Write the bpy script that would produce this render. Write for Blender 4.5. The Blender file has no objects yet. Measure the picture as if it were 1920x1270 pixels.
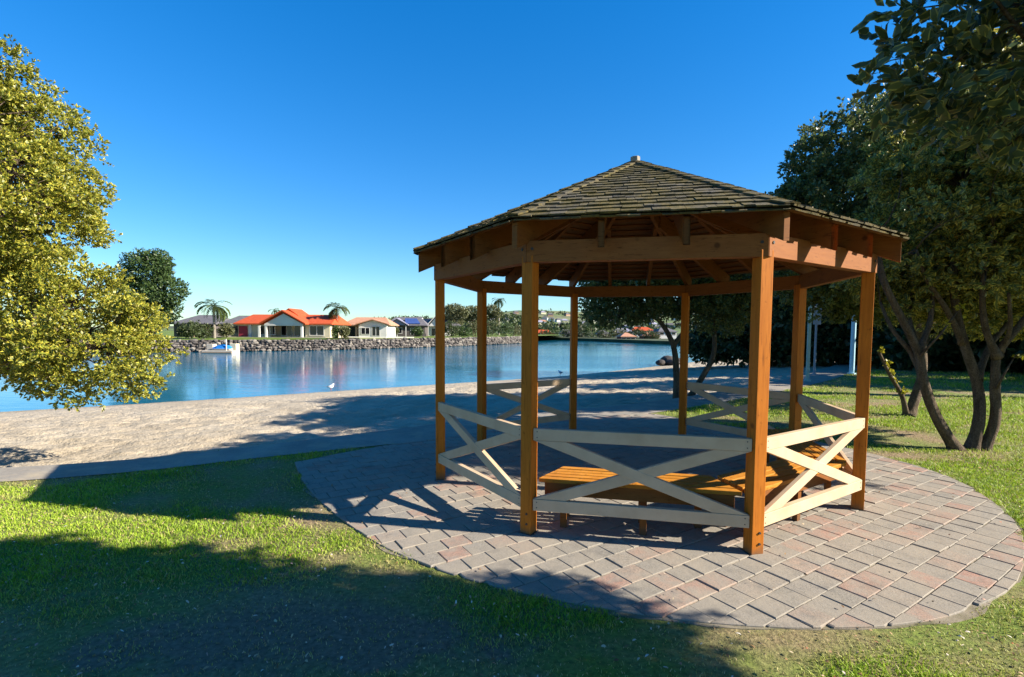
import bpy, math, random
import numpy as np
from mathutils import Vector, Matrix

random.seed(7)
RNG = np.random.default_rng(7)
R = math.radians
scene = bpy.context.scene

# ------------------------------------------------------------------ camera
CAM_H, FOC, PITCH, ROLL, PCY = 1.6, 925.0, R(-3.38), R(-0.29), 673.3
cam_data = bpy.data.cameras.new('camera')
cam = bpy.data.objects.new('camera', cam_data)
scene.collection.objects.link(cam)
cam_data.sensor_width = 36.0
cam_data.lens = FOC / 1920 * 36
cam_data.shift_y = (PCY - 635.0) / 1920
cam_data.clip_start = 0.05
cam_data.clip_end = 9000
cam.matrix_world = (Matrix.Translation((0, 0, CAM_H)) @ Matrix.Rotation(R(90) + PITCH, 4, 'X')
                    @ Matrix.Rotation(-ROLL, 4, 'Z'))
scene.camera = cam

# ------------------------------------------------------------------ sky + sun
SUN_EL, SUN_AZ = R(28.0), R(100.5)          # azimuth clockwise from +Y
world = bpy.data.worlds.new('World')
scene.world = world
world.use_nodes = True
wn, wl = world.node_tree.nodes, world.node_tree.links
sky = wn.new('ShaderNodeTexSky')
sky.sky_type = 'NISHITA'
sky.sun_disc = False
sky.sun_elevation = SUN_EL
sky.sun_rotation = SUN_AZ
sky.altitude = 0
sky.air_density = 1.0
sky.dust_density = 0.1
sky.ozone_density = 2.5
hs = wn.new('ShaderNodeHueSaturation')
hs.inputs['Saturation'].default_value = 1.68
gm = wn.new('ShaderNodeGamma'); gm.inputs['Gamma'].default_value = 0.74
wl.new(sky.outputs[0], gm.inputs['Color'])
wl.new(gm.outputs[0], hs.inputs['Color'])
tint = wn.new('ShaderNodeMix'); tint.data_type = 'RGBA'; tint.blend_type = 'MULTIPLY'; tint.inputs[0].default_value = 1.0
tint.inputs[7].default_value = (0.72, 0.965, 1.20, 1)
wl.new(hs.outputs[0], tint.inputs[6])
wl.new(tint.outputs[2], wn['Background'].inputs[0])
wn['Background'].inputs[1].default_value = 0.089

sun_data = bpy.data.lights.new('sun', 'SUN')
sun_data.energy = 5.0
sun_data.angle = R(0.5)
sun_data.color = (1.0, 0.915, 0.79)
sun = bpy.data.objects.new('sun', sun_data)
scene.collection.objects.link(sun)
SUN_DIR = Vector((math.sin(SUN_AZ) * math.cos(SUN_EL), math.cos(SUN_AZ) * math.cos(SUN_EL), math.sin(SUN_EL)))
sun.rotation_euler = SUN_DIR.to_track_quat('Z', 'Y').to_euler()
sun.location = SUN_DIR * 30

vs = scene.view_settings
vs.view_transform = 'Standard'
vs.look = 'None'
vs.exposure = 1.6
vs.gamma = 1.0
vs.use_curve_mapping = False
scene.cycles.max_bounces = 8
scene.cycles.transparent_max_bounces = 8

# ------------------------------------------------------------------ world coordinates of sight lines (layout helper)
def at(u, v, Y):
    X, Yp = u - 960, v - PCY
    cr, sr = math.cos(ROLL), math.sin(ROLL)
    x, y = cr * X + sr * Yp, -sr * X + cr * Yp
    dx, dy, dz = x / FOC, 1.0, -y / FOC
    c, s = math.cos(PITCH), math.sin(PITCH)
    d = (dx, dy * c - dz * s, dy * s + dz * c)
    t = Y / d[1]
    return Vector((d[0] * t, Y, CAM_H + d[2] * t))

def project(P):
    x, y, z = P[0], P[1], P[2] - CAM_H
    c, s = math.cos(PITCH), math.sin(PITCH)
    d = y * c + z * s
    return 960 + FOC * x / d, PCY - FOC * (-y * s + z * c) / d

# ------------------------------------------------------------------ noise
_tab = RNG.random((256, 256))
def vnoise(x, y):
    x = np.asarray(x, float); y = np.asarray(y, float)
    xi = np.floor(x).astype(int); yi = np.floor(y).astype(int)
    fx, fy = x - xi, y - yi
    fx = fx * fx * (3 - 2 * fx); fy = fy * fy * (3 - 2 * fy)
    a = _tab[xi & 255, yi & 255]; b = _tab[(xi + 1) & 255, yi & 255]
    c = _tab[xi & 255, (yi + 1) & 255]; d = _tab[(xi + 1) & 255, (yi + 1) & 255]
    return (a * (1 - fx) + b * fx) * (1 - fy) + (c * (1 - fx) + d * fx) * fy
def fbm(x, y, o=4):
    t, a, s = 0, 0.5, 0
    for i in range(o):
        t = t + a * vnoise(x * 2 ** i + 17.3 * i, y * 2 ** i + 9.1 * i); s += a; a *= 0.5
    return t / s

# ------------------------------------------------------------------ object helpers
COL = scene.collection
def tag(o, label=None, cat=None, group=None, kind=None):
    if label: o['label'] = label
    if cat: o['category'] = cat
    if group: o['group'] = group
    if kind: o['kind'] = kind
    return o
def empty(name, loc=(0, 0, 0), parent=None):
    o = bpy.data.objects.new(name, None)
    o.empty_display_size = 0.1
    COL.objects.link(o)
    o.location = loc
    if parent: o.parent = parent
    return o
def mesh_obj(name, me, mat, parent=None):
    o = bpy.data.objects.new(name, me)
    COL.objects.link(o)
    if mat and not me.materials: me.materials.append(mat)
    if parent:
        o.parent = parent
        bpy.context.view_layer  # parent keeps identity transform below
        o.matrix_parent_inverse = Matrix.Translation(-parent_world(parent))
    return o
def parent_world(p):
    v = Vector(p.location)
    q = p
    while q.parent:
        # children of parts keep world coordinates through the inverse
        v = v + q.matrix_parent_inverse.translation
        q = q.parent
        v = v + Vector(q.location)
    return v
def fast_mesh(name, V, F, smooth=False, attrs=None):
    """V (n,3) array, F list of index arrays (each (m,k))"""
    me = bpy.data.meshes.new(name)
    V = np.asarray(V, np.float32)
    if not isinstance(F, list): F = [F]
    F = [np.asarray(f, np.int32) for f in F if len(f)]
    me.vertices.add(len(V)); me.vertices.foreach_set('co', V.ravel())
    tot = sum(f.size for f in F); n = sum(len(f) for f in F)
    me.loops.add(tot); me.polygons.add(n)
    me.loops.foreach_set('vertex_index', np.concatenate([f.ravel() for f in F]))
    sizes = np.concatenate([np.full(len(f), f.shape[1], np.int32) for f in F])
    me.polygons.foreach_set('loop_start', np.concatenate([[0], np.cumsum(sizes)[:-1]]).astype(np.int32))
    me.polygons.foreach_set('loop_total', sizes)
    if smooth: me.polygons.foreach_set('use_smooth', np.ones(n, bool))
    for k, v in (attrs or {}).items():
        a = me.attributes.new(k, 'FLOAT', 'POINT')
        a.data.foreach_set('value', np.asarray(v, np.float32))
    me.update(calc_edges=True)
    me.validate()
    return me

class MB:
    def __init__(s): s.v, s.f = [], []
    def add(s, vs, fs):
        b = len(s.v); s.v += [tuple(v) for v in vs]; s.f += [tuple(b + i for i in f) for f in fs]; return s
    def prism(s, lo, hi):
        """lo/hi: matching loops (list of 3d points), ccw seen from hi side"""
        n = len(lo)
        return s.add(list(lo) + list(hi), [tuple(range(n - 1, -1, -1)), tuple(range(n, 2 * n))] +
                     [(i, (i + 1) % n, n + (i + 1) % n, n + i) for i in range(n)])
    def box(s, x0, x1, y0, y1, z0, z1):
        return s.prism([(x0, y0, z0), (x1, y0, z0), (x1, y1, z0), (x0, y1, z0)],
                       [(x0, y0, z1), (x1, y0, z1), (x1, y1, z1), (x0, y1, z1)])
    def flat(s, poly, z0, z1):
        return s.prism([(p[0], p[1], z0) for p in poly], [(p[0], p[1], z1) for p in poly])
    def obox(s, c, ux, uy, uz, hx, hy, hz):
        c, ux, uy, uz = Vector(c), Vector(ux), Vector(uy), Vector(uz)
        q = [(-1, -1), (1, -1), (1, 1), (-1, 1)]
        return s.prism([c + ux * a * hx + uy * b * hy - uz * hz for a, b in q],
                       [c + ux * a * hx + uy * b * hy + uz * hz for a, b in q])
    def bar(s, p0, p1, w, h, up=(0, 0, 1)):
        p0, p1 = Vector(p0), Vector(p1)
        d = (p1 - p0); L = d.length; d = d / L
        side = d.cross(Vector(up)).normalized(); u = side.cross(d)
        return s.obox((p0 + p1) / 2, d, side, u, L / 2, w / 2, h / 2)
    def tube(s, pts, rad, n=8, wob=0.0, cap=True):
        pts = [Vector(p) for p in pts]
        b = len(s.v); m = len(pts); prev = None
        ph = random.random() * 6
        for i, p in enumerate(pts):
            d = (pts[min(i + 1, m - 1)] - pts[max(i - 1, 0)]).normalized()
            a = prev if prev is not None else (Vector((1, 0, 0)) if abs(d.x) < 0.8 else Vector((0, 1, 0)))
            x = (a - d * a.dot(d)).normalized(); y = d.cross(x); prev = x
            for k in range(n):
                t = 2 * math.pi * k / n
                r = rad[i] * (1 + wob * (math.sin(3 * t + ph + i * 0.35) * 0.6 + random.uniform(-.5, .5)))
                s.v.append(tuple(p + (x * math.cos(t) + y * math.sin(t)) * r))
        for i in range(m - 1):
            for k in range(n):
                k2 = (k + 1) % n
                s.f.append((b + i * n + k, b + i * n + k2, b + (i + 1) * n + k2, b + (i + 1) * n + k))
        if cap:
            s.f.append(tuple(b + k for k in range(n - 1, -1, -1)))
            s.f.append(tuple(b + (m - 1) * n + k for k in range(n)))
        return s
    def mesh(s, name, smooth=False):
        me = bpy.data.meshes.new(name)
        me.from_pydata(s.v, [], s.f)
        me.update()
        if smooth: me.polygons.foreach_set('use_smooth', [True] * len(me.polygons))
        return me
    def build(s, name, mat, parent=None, smooth=False, bevel=0):
        o = mesh_obj(name, s.mesh(name, smooth), mat, parent)
        if bevel:
            m = o.modifiers.new('bevel', 'BEVEL'); m.width = bevel; m.segments = 2; m.limit_method = 'ANGLE'
        return o

def clip_poly(poly, planes):
    """poly list of 2d; planes (nx,ny,c): keep n.p<=c"""
    for nx, ny, c in planes:
        out = []
        for i, p in enumerate(poly):
            q = poly[(i + 1) % len(poly)]
            dp, dq = nx * p[0] + ny * p[1] - c, nx * q[0] + ny * q[1] - c
            if dp <= 0: out.append(p)
            if dp * dq < 0:
                t = dp / (dp - dq); out.append((p[0] + (q[0] - p[0]) * t, p[1] + (q[1] - p[1]) * t))
        poly = out
        if len(poly) < 3: return []
    return poly
def poly_area(p):
    return 0.5 * sum(p[i][0] * p[(i + 1) % len(p)][1] - p[(i + 1) % len(p)][0] * p[i][1] for i in range(len(p)))
def in_poly(x, y, poly):
    r = np.zeros(np.shape(x), bool); n = len(poly)
    for i in range(n):
        x1, y1 = poly[i]; x2, y2 = poly[(i + 1) % n]
        if y1 == y2: continue
        c = ((y1 > y) != (y2 > y)) & (x < (x2 - x1) * (y - y1) / (y2 - y1) + x1)
        r ^= c
    return r
def smooth_line(pts, n):
    """Catmull-Rom through 2d points"""
    P = np.array(pts, float); m = len(P) - 1
    out = []
    for t in np.linspace(0, m, n):
        i = min(int(t), m - 1); f = t - i
        p0, p1, p2, p3 = P[max(i - 1, 0)], P[i], P[i + 1], P[min(i + 2, m)]
        out.append(0.5 * ((2 * p1) + (-p0 + p2) * f + (2 * p0 - 5 * p1 + 4 * p2 - p3) * f * f + (-p0 + 3 * p1 - 3 * p2 + p3) * f ** 3))
    return np.array(out)

# ------------------------------------------------------------------ materials
ALB = {'orange_stained_timber': 1.15, 'beach_sand': 0.75, 'grass_blade': 1.12, 'weathered_paver': 0.84, 'joint_sand': 0.84, 'path_concrete': 0.8, 'lawn_soil': 0.9, 'cream_paint': 0.82,
       'mossy_timber_shingle': 0.8, 'tan_painted_timber': 0.85, 'brown_rafter_timber': 0.8, 'brown_batten_timber': 0.8, 'orange_seat_timber': 0.95,
       'white_render': 0.85, 'cream_render': 0.85, 'seawall_stone': 0.7, 'bank_grass': 0.8, 'hill_pasture': 0.85, 'orange_roof_tile': 0.85}
class MT:
    def __init__(s, name):
        s.m = bpy.data.materials.new(name); s.m.use_nodes = True
        s.n, s.l = s.m.node_tree.nodes, s.m.node_tree.links
        s.b = s.n['Principled BSDF']
        s.b.inputs['Specular IOR Level'].default_value = 0.3
        s.k = ALB.get(name, 1.0) * 0.84
    def node(s, t, **kw):
        n = s.n.new(t)
        for k, v in kw.items(): setattr(n, k, v)
        return n
    def coord(s, out='Object', scale=(1, 1, 1), rot=(0, 0, 0)):
        if out == 'World':
            g = s.node('ShaderNodeNewGeometry'); o = g.outputs['Position']
        else:
            g = s.node('ShaderNodeTexCoord'); o = g.outputs[out]
        mp = s.node('ShaderNodeMapping'); mp.inputs['Scale'].default_value = scale; mp.inputs['Rotation'].default_value = rot
        s.l.new(o, mp.inputs[0]); return mp.outputs[0]
    def noise(s, co, scale, detail=4, rough=0.55, dist=0):
        n = s.node('ShaderNodeTexNoise'); n.inputs['Scale'].default_value = scale
        n.inputs['Detail'].default_value = detail; n.inputs['Roughness'].default_value = rough
        n.inputs['Distortion'].default_value = dist
        s.l.new(co, n.inputs['Vector']); return n.outputs['Fac']
    def ramp(s, fac, stops):
        r = s.node('ShaderNodeValToRGB'); e = r.color_ramp.elements
        while len(e) < len(stops): e.new(0.5)
        for i, (p, c) in enumerate(stops):
            e[i].position = p; e[i].color = (*c, 1) if len(c) == 3 else c
        s.l.new(fac, r.inputs[0]); return r.outputs[0]
    def mix(s, fac, a, b, mode='MIX'):
        m = s.node('ShaderNodeMix', data_type='RGBA', blend_type=mode)
        for i, x in ((0, fac), (6, a), (7, b)):
            if isinstance(x, (int, float)): m.inputs[i].default_value = x
            elif isinstance(x, tuple): m.inputs[i].default_value = (*x, 1)
            else: s.l.new(x, m.inputs[i])
        return m.outputs[2]
    def math(s, op, a, b=0.0):
        m = s.node('ShaderNodeMath', operation=op)
        for i, x in ((0, a), (1, b)):
            if isinstance(x, (int, float)): m.inputs[i].default_value = x
            else: s.l.new(x, m.inputs[i])
        return m.outputs[0]
    def attr(s, name):
        a = s.node('ShaderNodeAttribute', attribute_name=name); return a.outputs['Fac']
    def objrand(s):
        return s.node('ShaderNodeObjectInfo').outputs['Random']
    def bump(s, h, strength=0.3, dist=0.01):
        b = s.node('ShaderNodeBump'); b.inputs['Strength'].default_value = strength; b.inputs['Distance'].default_value = dist
        s.l.new(h, b.inputs['Height']); s.l.new(b.outputs[0], s.b.inputs['Normal']); return b
    def color(s, c):
        if isinstance(c, tuple): s.b.inputs['Base Color'].default_value = (*(x * s.k for x in c), 1)
        else:
            if s.k != 1.0: c = s.mix(1.0, c, (s.k,) * 3, 'MULTIPLY')
            s.l.new(c, s.b.inputs['Base Color'])
    def rough(s, r):
        if isinstance(r, (int, float)): s.b.inputs['Roughness'].default_value = r
        else: s.l.new(r, s.b.inputs['Roughness'])

def mat_plain(name, col, rough=0.7, var=0.25, scale=6.0, bump=0.15, world=True):
    t = MT(name)
    co = t.coord('World')
    n = t.noise(co, scale, 5)
    d = tuple(c * (1 - var) for c in col); b = tuple(min(1, c * (1 + var * 0.6)) for c in col)
    t.color(t.ramp(n, [(0.3, d), (0.7, b)])); t.rough(rough)
    if bump: t.bump(t.noise(co, scale * 6, 4), bump, 0.01)
    return t.m

def mat_timber(name, base, light, grain_axis_scale=(30, 30, 2.0), rough=0.5, coat=0.0):
    t = MT(name)
    co = t.coord('Object', scale=grain_axis_scale)
    g = t.noise(co, 1.0, 6, 0.6, 0.3)
    big = t.noise(t.coord('World'), 3.0, 3)
    c = t.ramp(g, [(0.25, base), (0.75, light)])
    c = t.mix(t.math('MULTIPLY', big, 0.35), c, tuple(x * 0.55 for x in base))
    rnd = t.objrand()
    c = t.mix(t.math('MULTIPLY', rnd, 0.22), c, tuple(x * 0.6 for x in base))
    sp = t.noise(t.coord('World'), 28, 2)
    c = t.mix(t.ramp(sp, [(0.68, (0, 0, 0)), (0.74, (0.5, 0.5, 0.5))]), c, tuple(x * 0.45 for x in base))
    ck = t.noise(t.coord('Object', scale=tuple(x * 2.2 for x in grain_axis_scale)), 1.0, 3, 0.5)
    c = t.mix(t.ramp(ck, [(0.30, (0.75, 0.75, 0.75)), (0.40, (0, 0, 0))]), c, tuple(x * 0.45 for x in base))
    vo = t.node('ShaderNodeTexVoronoi'); vo.inputs['Scale'].default_value = 3.2
    t.l.new(t.coord('World'), vo.inputs['Vector'])
    c = t.mix(t.ramp(vo.outputs['Distance'], [(0.045, (0.8, 0.8, 0.8)), (0.085, (0, 0, 0))]), c, tuple(x * 0.3 for x in base))
    gz = t.node('ShaderNodeNewGeometry'); sz = t.node('ShaderNodeSeparateXYZ'); t.l.new(gz.outputs['Position'], sz.inputs[0])
    gr = t.math('ADD', sz.outputs['Z'], t.math('MULTIPLY', t.noise(t.coord('World'), 12, 4), 0.16))
    c = t.mix(t.ramp(gr, [(0.09, (0.7, 0.7, 0.7)), (0.17, (0, 0, 0))]), c, (0.10, 0.075, 0.05))
    t.color(c)
    t.rough(t.math('ADD', t.math('MULTIPLY', g, 0.2), rough))
    t.bump(g, 0.25, 0.004)
    t.b.inputs['Specular IOR Level'].default_value = 0.12
    return t.m

M = {}
M['post'] = mat_timber('orange_stained_timber', (0.40, 0.115, 0.010), (0.62, 0.205, 0.022), (40, 40, 2.5))
M['beam'] = mat_timber('tan_painted_timber', (0.31, 0.105, 0.026), (0.42, 0.165, 0.048), (6, 6, 40), 0.55)
M['rafter'] = mat_timber('brown_rafter_timber', (0.27, 0.095, 0.022), (0.38, 0.15, 0.038), (6, 6, 40), 0.55)
M['batten'] = mat_timber('brown_batten_timber', (0.24, 0.085, 0.022), (0.34, 0.13, 0.038), (6, 6, 40), 0.6)
M['seat'] = mat_timber('orange_seat_timber', (0.50, 0.19, 0.02), (0.70, 0.31, 0.045), (8, 8, 30), 0.42)
def mat_cream():
    t = MT('cream_paint')
    co = t.coord('World')
    n = t.noise(co, 5, 5)
    c = t.ramp(n, [(0.3, (0.63, 0.455, 0.285)), (0.65, (0.75, 0.56, 0.365))])
    sp = t.noise(co, 45, 3, 0.7)
    c = t.mix(t.ramp(sp, [(0.66, (0, 0, 0)), (0.76, (0.55, 0.55, 0.55))]), c, (0.3, 0.25, 0.17))
    t.color(c); t.rough(0.6); t.b.inputs['Specular IOR Level'].default_value = 0.12
    t.bump(t.noise(t.coord('World', scale=(10, 10, 40)), 3, 4), 0.12, 0.004)
    return t.m
M['cream'] = mat_cream()
M['underlay'] = mat_plain('roof_underlay', (0.16, 0.075, 0.03), 0.8)
M['steel'] = mat_plain('dark_bolt_steel', (0.05, 0.045, 0.04), 0.5)

def mat_shingle():
    t = MT('mossy_timber_shingle')
    co = t.coord('World')
    rnd = t.objrand() if False else t.noise(t.coord('World', scale=(1, 1, 1)), 9.0, 1)
    wn_ = t.node('ShaderNodeTexWhiteNoise', noise_dimensions='1D')
    a = t.node('ShaderNodeAttribute', attribute_name='rnd')
    t.l.new(a.outputs['Fac'], wn_.inputs['W'])
    base = t.ramp(wn_.outputs['Value'], [(0.0, (0.045, 0.04, 0.028)), (0.35, (0.085, 0.076, 0.054)), (0.7, (0.13, 0.118, 0.088)), (1.0, (0.24, 0.205, 0.14))])
    g = t.noise(t.coord('World', scale=(30, 30, 30)), 1.0, 4)
    base = t.mix(t.math('MULTIPLY', g, 0.5), base, (0.03, 0.027, 0.022))
    moss = t.noise(co, 5.0, 6, 0.7)
    mf = t.ramp(moss, [(0.37, (0, 0, 0)), (0.56, (0.85, 0.85, 0.85))])
    mc = t.ramp(t.noise(co, 22, 3), [(0.35, (0.07, 0.062, 0.012)), (0.7, (0.22, 0.155, 0.028))])
    c = t.mix(mf, base, mc)
    t.color(c); t.rough(0.9)
    t.bump(t.noise(co, 60, 4), 0.6, 0.01)
    return t.m
M['shingle'] = mat_shingle()

def mat_paver():
    t = MT('weathered_paver')
    co = t.coord('World')
    a = t.node('ShaderNodeAttribute', attribute_name='rnd')
    base = t.ramp(a.outputs['Fac'], [(0.0, (0.265, 0.245, 0.205)), (0.25, (0.325, 0.29, 0.235)), (0.5, (0.295, 0.272, 0.23)),
                                      (0.66, (0.36, 0.305, 0.24)), (0.76, (0.40, 0.29, 0.22)), (0.86, (0.42, 0.24, 0.175)), (1.0, (0.45, 0.20, 0.14))])
    sp = t.noise(co, 95, 4, 0.75)
    c = t.mix(t.ramp(sp, [(0.38, (0.8, 0.8, 0.8)), (0.52, (0, 0, 0))]), base, (0.13, 0.12, 0.10))
    c = t.mix(t.ramp(sp, [(0.58, (0, 0, 0)), (0.72, (0.55, 0.55, 0.55))]), c, (0.55, 0.5, 0.42))
    bl = t.noise(co, 14, 4, 0.6)
    c = t.mix(t.ramp(bl, [(0.45, (0, 0, 0)), (0.62, (0.6, 0.6, 0.6))]), c, (0.30, 0.275, 0.235))
    c = t.mix(t.ramp(t.noise(co, 6.5, 6, 0.75), [(0.50, (0, 0, 0)), (0.66, (0.62, 0.62, 0.62))]), c, (0.14, 0.13, 0.115))
    dirt = t.noise(co, 2.2, 5, 0.65)
    c = t.mix(t.ramp(dirt, [(0.34, (0, 0, 0)), (0.66, (0.85, 0.85, 0.85))]), c, (0.36, 0.31, 0.24))
    t.color(c); t.rough(0.88)
    t.bump(t.math('ADD', sp, t.math('MULTIPLY', t.noise(co, 30, 3), 1.5)), 0.35, 0.004)
    return t.m
M['paver'] = mat_paver()
def mat_joint():
    t = MT('joint_sand')
    co = t.coord('World')
    c = t.ramp(t.noise(co, 4, 5), [(0.34, (0.09, 0.10, 0.035)), (0.44, (0.20, 0.175, 0.11)), (0.58, (0.30, 0.255, 0.185)), (0.75, (0.36, 0.31, 0.23))])
    t.color(c); t.rough(0.95); t.bump(t.noise(co, 160, 3), 0.5, 0.004)
    return t.m
M['joint'] = mat_joint()
def mat_path():
    t = MT('path_concrete')
    co = t.coord('World')
    c = t.ramp(t.noise(co, 1.6, 6, 0.65), [(0.3, (0.26, 0.235, 0.2)), (0.7, (0.42, 0.375, 0.305))])
    sp = t.noise(co, 70, 3, 0.7)
    c = t.mix(t.ramp(sp, [(0.3, (0.5, 0.5, 0.5)), (0.5, (0, 0, 0))]), c, (0.12, 0.11, 0.1))
    c = t.mix(t.ramp(t.noise(co, 2.6, 6, 0.7), [(0.5, (0, 0, 0)), (0.68, (0.8, 0.8, 0.8))]), c, (0.5, 0.41, 0.28))
    t.color(c); t.rough(0.9); t.bump(sp, 0.3, 0.004)
    return t.m
M['path'] = mat_path()
def mat_sand():
    t = MT('beach_sand')
    co = t.coord('World')
    c = t.ramp(t.noise(co, 0.5, 5), [(0.3, (0.53, 0.435, 0.305)), (0.7, (0.63, 0.54, 0.405))])
    sp = t.noise(co, 26, 4, 0.7)
    c = t.mix(t.ramp(sp, [(0.30, (0.55, 0.55, 0.55)), (0.46, (0, 0, 0))]), c, (0.24, 0.17, 0.095))
    # damp strip near the water line (height of the sand itself)
    g = t.node('ShaderNodeNewGeometry'); sx = t.node('ShaderNodeSeparateXYZ'); t.l.new(g.outputs['Position'], sx.inputs[0])
    wet = t.math('ADD', sx.outputs['Z'], t.math('MULTIPLY', t.noise(co, 0.8, 3), 0.06))
    c = t.mix(t.ramp(t.math('MULTIPLY', t.math('ADD', wet, 1.01), 6.0), [(0.15, (0.75, 0.75, 0.75)), (0.55, (0, 0, 0))]), c, (0.30, 0.215, 0.12))
    t.color(c); t.rough(0.95)
    h = t.math('ADD', t.math('MULTIPLY', t.noise(co, 7, 4), 3.0), sp)
    t.bump(h, 0.55, 0.04)
    return t.m
M['sand'] = mat_sand()
def mat_lawn():
    t = MT('lawn_soil')
    co = t.coord('World')
    a = t.noise(co, 0.9, 5, 0.6)
    fine = t.noise(co, 30, 5, 0.7)
    green = t.ramp(fine, [(0.3, (0.07, 0.11, 0.014)), (0.7, (0.22, 0.30, 0.036))])
    dry = t.ramp(fine, [(0.3, (0.12, 0.08, 0.04)), (0.7, (0.40, 0.30, 0.165))])
    c = t.mix(t.ramp(a, [(0.42, (0, 0, 0)), (0.62, (1, 1, 1))]), green, dry)
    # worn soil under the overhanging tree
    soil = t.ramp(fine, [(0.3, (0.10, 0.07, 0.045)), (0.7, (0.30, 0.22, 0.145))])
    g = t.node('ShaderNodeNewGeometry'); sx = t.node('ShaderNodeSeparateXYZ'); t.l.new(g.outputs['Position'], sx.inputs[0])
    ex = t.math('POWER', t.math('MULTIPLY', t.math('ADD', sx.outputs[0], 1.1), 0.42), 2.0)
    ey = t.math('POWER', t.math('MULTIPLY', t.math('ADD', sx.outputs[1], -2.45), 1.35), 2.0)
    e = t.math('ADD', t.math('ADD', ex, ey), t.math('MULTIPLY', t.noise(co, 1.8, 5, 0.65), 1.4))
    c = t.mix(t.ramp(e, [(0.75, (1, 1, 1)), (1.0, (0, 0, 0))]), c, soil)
    t.color(c); t.rough(0.95); t.bump(fine, 0.8, 0.02)
    return t.m
M['lawn'] = mat_lawn()
def mat_blade():
    t = MT('grass_blade')
    a = t.attr('dry'); r = t.attr('rnd')
    g = t.ramp(r, [(0.0, (0.13, 0.22, 0.014)), (0.5, (0.27, 0.40, 0.024)), (1.0, (0.46, 0.54, 0.06))])
    d = t.ramp(r, [(0.0, (0.22, 0.15, 0.06)), (0.5, (0.42, 0.32, 0.15)), (1.0, (0.6, 0.48, 0.26))])
    c = t.mix(a, g, d)
    t.color(c); t.rough(0.6)
    tr = t.node('ShaderNodeBsdfTranslucent'); t.l.new(c, tr.inputs[0])
    ms = t.node('ShaderNodeMixShader'); ms.inputs[0].default_value = 0.3
    t.l.new(t.b.outputs[0], ms.inputs[1]); t.l.new(tr.outputs[0], ms.inputs[2])
    t.l.new(ms.outputs[0], t.n['Material Output'].inputs[0])
    return t.m
M['blade'] = mat_blade()
def mat_leaf(name, mid, edge, margin=0.5, dark=0.55, transl=0.25, rough=0.45, edge_amt=1.0):
    t = MT(name)
    u = t.math('ABSOLUTE', t.attr('u')); r = t.attr('rnd')
    m = t.ramp(u, [(margin, (0, 0, 0)), (min(0.98, margin + 0.18), (edge_amt,) * 3)])
    c = t.mix(m, mid, edge)
    c = t.mix(t.ramp(r, [(0.0, (0.75, 0.75, 0.75)), (0.55, (0, 0, 0))]), c, tuple(x * dark for x in mid))
    c = t.mix(t.ramp(r, [(0.8, (0, 0, 0)), (1.0, (0.6, 0.6, 0.6))]), c, edge)
    t.color(c); t.rough(rough)
    t.b.inputs['Specular IOR Level'].default_value = 0.4
    tr = t.node('ShaderNodeBsdfTranslucent'); t.l.new(c, tr.inputs[0])
    ms = t.node('ShaderNodeMixShader'); ms.inputs[0].default_value = transl
    t.l.new(t.b.outputs[0], ms.inputs[1]); t.l.new(tr.outputs[0], ms.inputs[2])
    t.l.new(ms.outputs[0], t.n['Material Output'].inputs[0])
    return t.m
M['leaf_gold'] = mat_leaf('golden_variegated_leaf', (0.16, 0.20, 0.022), (0.62, 0.52, 0.06), 0.48, 0.35, 0.3)
M['leaf_var'] = mat_leaf('variegated_leaf', (0.16, 0.19, 0.045), (0.66, 0.55, 0.10), 0.5, 0.5, 0.36)
M['leaf_near'] = mat_leaf('large_variegated_leaf', (0.07, 0.10, 0.03), (0.34, 0.31, 0.065), 0.6, 0.5, 0.25)
M['leaf_dense'] = mat_leaf('dense_green_leaf', (0.10, 0.145, 0.045), (0.36, 0.32, 0.065), 0.62, 0.5, 0.28)
M['leaf_dark'] = mat_leaf('dark_green_leaf', (0.055, 0.08, 0.028), (0.11, 0.13, 0.04), 0.6, 0.5, 0.25)
M['leaf_mid'] = mat_leaf('mid_green_leaf', (0.055, 0.10, 0.025), (0.11, 0.15, 0.035), 0.6, 0.5, 0.2)
M['leaf_olive'] = mat_leaf('olive_leaf', (0.12, 0.13, 0.05), (0.2, 0.19, 0.08), 0.6, 0.5, 0.2)
M['leaf_palm'] = mat_leaf('palm_leaf', (0.07, 0.12, 0.035), (0.20, 0.21, 0.06), 0.5, 0.6, 0.2)
M['leaf_lime'] = mat_leaf('lime_shoot_leaf', (0.30, 0.32, 0.02), (0.60, 0.50, 0.05), 0.35, 0.7, 0.35)
def mat_bark(name, a, b, scale=(14, 14, 3)):
    t = MT(name)
    co = t.coord('World', scale=scale)
    n = t.noise(co, 1.0, 6, 0.7, 0.6)
    f = t.noise(t.coord('World'), 60, 4, 0.7)
    c = t.mix(t.ramp(f, [(0.35, (0.7, 0.7, 0.7)), (0.6, (0, 0, 0))]), t.ramp(n, [(0.3, a), (0.7, b)]), tuple(x * 0.5 for x in a))
    t.color(c); t.rough(0.95); t.b.inputs['Specular IOR Level'].default_value = 0.1
    t.bump(t.math('ADD', n, t.math('MULTIPLY', f, 0.5)), 1.0, 0.05)
    return t.m
M['bark'] = mat_bark('grey_brown_bark', (0.075, 0.055, 0.036), (0.27, 0.205, 0.14))
M['bark_pale'] = mat_bark('pale_bark', (0.2, 0.17, 0.13), (0.45, 0.40, 0.33))

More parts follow.
